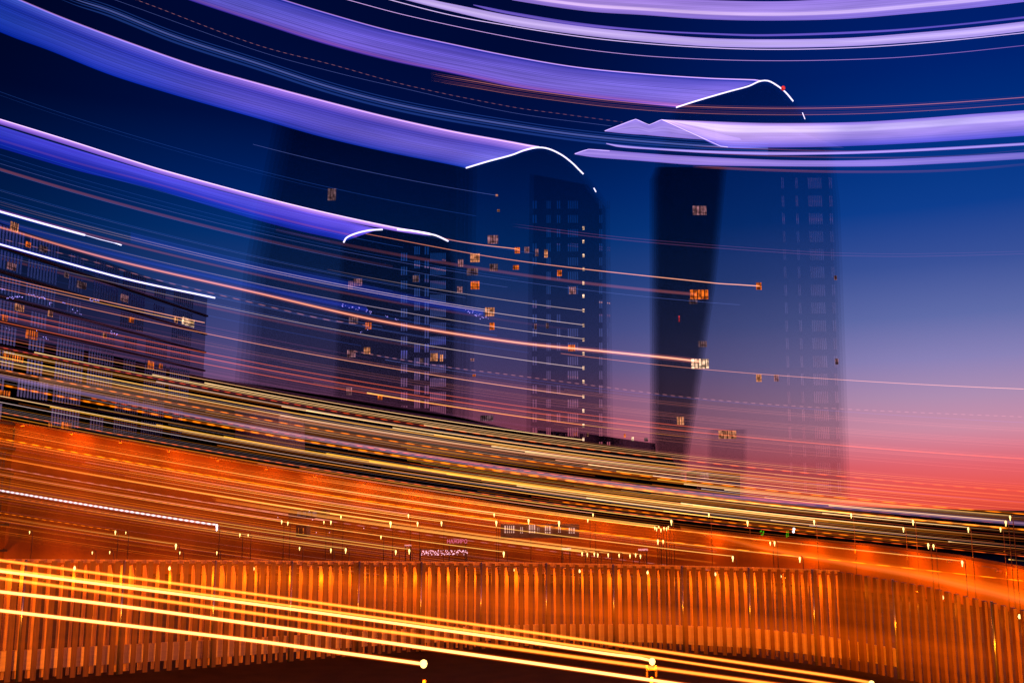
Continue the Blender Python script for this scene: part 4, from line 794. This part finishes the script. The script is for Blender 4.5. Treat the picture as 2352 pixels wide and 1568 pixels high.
# three near lamps in front of the screen, plus two unseen ones added
def near_lamp(x, y, Y, label, power, size=1.0):
    h = P(x, y, Y); r = empty('lamp_post', (h.x, Y, 0)); tag(r, label, 'lamp post', 'lamp posts in front of the screen')
    b = MB(); b.tube([(h.x, Y + .25, 0), (h.x, Y + .25, h.z - .5)], .05, 8); b.build('pole', M['pole'], r, True)
    b = MB()
    if size == 1.1:
        for sx in (-.14, .14): b.box((h.x + sx, Y + .25, h.z - .50), .06, .1, .34)
        b.box((h.x, Y + .25, h.z - .30), .34, .12, .04); b.build('bracket', M['bracket'], r)
    b = MB(); rr = .085 * size
    b.tube([h + Vector((0, 0, -rr * 1.2)), h + Vector((0, 0, -rr * .8)), h, h + Vector((0, 0, rr * .8)), h + Vector((0, 0, rr * 1.1))], [rr * .4, rr * .85, rr * 1.1, rr * .85, rr * .3], 12); b.build('bulb', M['lamp_glass'], r, True)
    ld = bpy.data.lights.new('lamp_light', 'POINT'); ld.energy = power; ld.color = (1, 0.24, 0.004); ld.shadow_soft_size = .25
    lo = bpy.data.objects.new('lamp_light', ld); COL.objects.link(lo); lo.parent = r; lo.location = (0, 0, h.z + .35)
near_lamp(973, 1523, 30, 'brightest near lamp at the bottom, at the end of the lowest white trail', 3500, 1.2)
near_lamp(1498, 1518, 32, 'near lamp with a two-legged bracket right of centre at the bottom', 5500, 1.1)
near_lamp(2002, 1569, 33, 'near lamp cut by the bottom edge at the lower right', 7500, 1.0)
near_lamp(-160, 1470, 34, 'unseen lamp added outside the left edge of the view to light the screen', 6000, 1.0)
near_lamp(2560, 1500, 33, 'unseen lamp added outside the right edge of the view to light the screen', 6000, 1.0)

# unseen lamps added along the wall top and foot to wash it orange
def wall_light(px, e, n, low=False):
    Yw = wallY(px); t = P(px, interp(wall_top, px), Yw); Y = Yw - (5 if low else 2.6); z = .8 if low else t.z - .3; X = t.x * Y / Yw
    r = empty('added_ground_light' if low else 'added_wall_lamp', (X, Y, 0))
    tag(r, ('added ground light, %s from the left along the foot of the orange wall' if low else 'added lamp on an arm over the orange wall, %s from the left') % ordin(n), 'added ground light' if low else 'added lamp', 'added ground lights along the foot of the orange wall' if low else 'added lamps along the top of the orange wall')
    b = MB(); b.tube([(X, Y, 0), (X, Y, z)] if low else [(X, Yw, t.z), (X, Y, z + .2)], .04, 6); b.build('arm' if not low else 'stem', M['pole'], r)
    b = MB(); b.box((X, Y, z), .4, .25, .14); b.build('housing', M['pole'], r)
    ld = bpy.data.lights.new('lamp_light', 'POINT'); ld.energy = e; ld.color = (1, 0.19, 0.002); ld.shadow_soft_size = .3
    lo = bpy.data.objects.new('lamp_light', ld); COL.objects.link(lo); lo.parent = r; lo.location = (0, .1 if low else 0, z + (.4 if low else -.2))
for n, px in enumerate(range(-60, 2400, 112)):
    wall_light(px, interp([(0, 560), (700, 420), (1300, 330), (1700, 330), (2352, 480)], px) * rnd(.8, 1.2), n + 1)
for n, px in enumerate((-60, 120, 330, 560, 900, 1300, 1800, 2100)):
    wall_light(px, (900, 800, 600, 450, 350, 350, 450, 600)[n], n + 1, True)

# ------------------------------------------------------------------ signs, sparkles, garland
M['sign_pink'] = glow('sign_pink', lin(235, 150, 150), k=2.2, solid=True, power=.05)
M['sign_faint'] = glow('sign_faint', lin(220, 100, 130), k=1.1, solid=True, power=.05)
def sign(x, y, wpx, Y, mat, label):
    r = empty('sign', P(x, y, Y)); r.location.z = 0; tag(r, label, 'sign', 'lit letter signs above the screen')
    cu = bpy.data.curves.new('letters', 'FONT'); cu.body = '\u041d\u0410\u0416\u0418\u0412\u041e'; cu.align_x = 'CENTER'; cu.align_y = 'CENTER'; cu.extrude = .03; cu.offset = .012; cu.size = 1
    to = bpy.data.objects.new('tmp', cu); COL.objects.link(to); dg = bpy.context.evaluated_depsgraph_get(); me = bpy.data.meshes.new_from_object(to.evaluated_get(dg)); COL.objects.unlink(to); bpy.data.objects.remove(to)
    xs_ = [v.co.x for v in me.vertices]; k = wpx / F * Y / (max(xs_) - min(xs_))
    c = P(x, y, Y)
    for v in me.vertices: v.co = Vector((v.co.x * k, -v.co.z * k, v.co.y * k * 1.15)) + c
    me.materials.clear(); link_mesh('letters', me, mat, r)
    b = MB(); b.box((c.x, Y + .15, c.z - wpx * .14 / F * Y), wpx * 1.05 / F * Y, .08, .05); 
    for sx in (-.4, .4): b.box((c.x + sx * wpx / F * Y, Y + .2, 0), .08, .08, c.z)
    b.build('frame', M['pole'], r)
sign(1477, 1262, 21, 84, M['sign_pink'], 'rightmost pinkish letter sign, reading НАЖИВО, over a row of amber lamps')
sign(1301, 1260, 20, 84, M['sign_pink'], 'pinkish letter sign reading НАЖИВО at the left end of the amber lamp row')
sign(937, 1252, 15, 88, M['sign_pink'], 'smallest pinkish letter sign reading НАЖИВО, left of the pink garland')
sign(1050, 1243, 45, 86, M['sign_faint'], 'largest and dimmest letter sign reading НАЖИВО, above the pink garland')
M['spark_pink'] = glow('spark_pink', lin(255, 180, 200), k=1.6, solid=True, power=.1)
M['spark_blue'] = glow('spark_blue', lin(170, 150, 255), k=1.3, solid=True, power=.1)
M['spark_green'] = glow('spark_green', lin(90, 190, 20), k=.8, solid=True, power=.1)
def blob(b, c, r_, mi=0): b.tube([c + Vector((0, 0, -r_)), c + Vector((0, 0, -r_ * .5)), c + Vector((0, 0, r_ * .5)), c + Vector((0, 0, r_))], [r_ * .3, r_, r_, r_ * .3], 6, mi)
gr = empty('light_garland', P(1020, 1268, 80)); gr.location.z = 0; tag(gr, 'pink and white garland of hanging lights above the screen near the centre', 'garland')
b = MB(); b.tube([P(966, 1260, 80), P(1020, 1262, 80), P(1072, 1262, 80)], .03, 5); b.tube([(P(966, 1260, 80).x, 80, 0), P(966, 1259, 80)], .05, 5); b.tube([(P(1072, 1260, 80).x, 80, 0), P(1072, 1259, 80)], .05, 5); b.build('cable', M['pole'], gr)
for k in range(14):
    b = MB(); px = 972 + k * 7.5
    for j in range(9): blob(b, P(px + rnd(-4, 4), 1263 + abs(rnd(-1, 1)) * 11, 80 + rnd(-.2, .2)), rnd(.4, 1.3) / F * 80)
    b.build('light_string', M['spark_pink'], gr)
M['shop'] = glow('shop_window', lin(255, 190, 170), k=.8, solid=True, power=.05)
sh = building('shop_row', [(1150, 1204), (1330, 1204), (1330, 1235), (1150, 1235)], 109, 5, surf('shop_wall', (.2, .14, .1), .8), 'low shop row with small pinkish lit windows in front of the orange wall', 'shop')
for (x, y, w, h) in ((1170, 1215, 22, 16), (1198, 1217, 5, 14), (1222, 1214, 14, 18), (1236, 1217, 4, 12), (1258, 1216, 12, 16), (1285, 1216, 5, 12), (1313, 1218, 13, 12)):
    me = window_mesh(w / F * 109, h / F * 109, max(2, int(w / 4)), M['shop'], 'lit_window'); c = P(x, y + h / 2, 109); put(me, 'lit_window', (c.x, 108.8, c.z), sh)
for (x, y, w, h, k_, Y, lab) in ((692, 1219, 12, 13, 'lit_orange', 105, 'small kiosk with one yellow lit window, left of centre above the screen'), (706, 1180, 44, 10, 'lit_faint', 110, 'kiosk with a wide dim window high on the orange wall')):
    r = building('kiosk', [(x - w, y - h), (x + w, y - h), (x + w, y + h), (x - w, y + h)], Y, 2, surf('kiosk_wall', (.25, .12, .05), .8), lab, 'kiosk')
    me = window_mesh(w / F * Y, h / F * Y, 4, M[k_], 'lit_window'); c = P(x, y + h / 2, Y); put(me, 'lit_window', (c.x, Y - .2, c.z), r)
def sparkles(label, pts, Y, mat, rr=(1.2, 2.4), name='light_cluster', per=4, spread=(5, 3)):
    r = empty(name, P(pts[0][0], pts[0][1], Y)); tag(r, label, 'lights', None)
    for (x, y) in pts:
        b = MB()
        for _ in range(per): blob(b, P(x + rnd(-spread[0], spread[0]), y + rnd(-spread[1], spread[1]), Y), rnd(*rr) / 2 / F * Y)
        b.build('light', mat, r)
sparkles('large cluster of blue-white lights low on the left end of the apartment block', [(6, 664), (18, 682), (28, 684), (38, 683), (50, 682), (70, 677), (82, 680), (95, 682), (104, 684)], 116, M['spark_blue'])
sparkles('pair of blue-white lights right of the large cluster', [(116, 697), (149, 697)], 116, M['spark_blue'])
sparkles('arched blue-white light cluster in the middle of the apartment block', [(205, 689), (214, 690), (223, 691)], 116, M['spark_blue'])
sparkles('dim blue lights under the arched cluster', [(168, 710), (176, 716), (188, 722)], 116, M['spark_blue'], per=2)
sparkles('blue lights low on the apartment block, nearest to its right end', [(258, 763), (266, 768)], 116, M['spark_blue'])
sparkles('tiny blue lights near the orange windows at the left edge', [(20, 756), (86, 759), (102, 774), (108, 781)], 116, M['spark_blue'], per=2)
sparkles('string of blue-white lights on the left side of the short tower', [(790, 701), (806, 704), (822, 709), (845, 714), (852, 717), (888, 726), (912, 734)], TY - 14, M['spark_blue'])
sparkles('faint blue lights below the orange window of the short tower', [(826, 760), (848, 757)], TY - 14, M['spark_blue'], per=2)
sparkles('string of blue-white lights left of the curved tower by a warm window', [(1072, 714), (1082, 717), (1092, 723), (1100, 724), (1108, 730), (1118, 729)], TY - 14, M['spark_blue'])
sparkles('green lights at the right above the screen', [(1750, 1219), (1752, 1226), (1810, 1220), (1810, 1228)], 100, M['spark_green'], rr=(1.5, 3), per=5, spread=(4, 4))
sparkles('single white light beside the green ones', [(1823, 1217)], 100, M['lamp_white'], rr=(4, 6), per=3, spread=(1, 4))
sparkles('small mixed lights scattered on the wall left of centre', [(715, 1175), (713, 1205), (640, 1186), (714, 1192), (835, 1210), (760, 1221), (724, 1221)], 110, M['spark_pink'], rr=(1.2, 2), per=1)
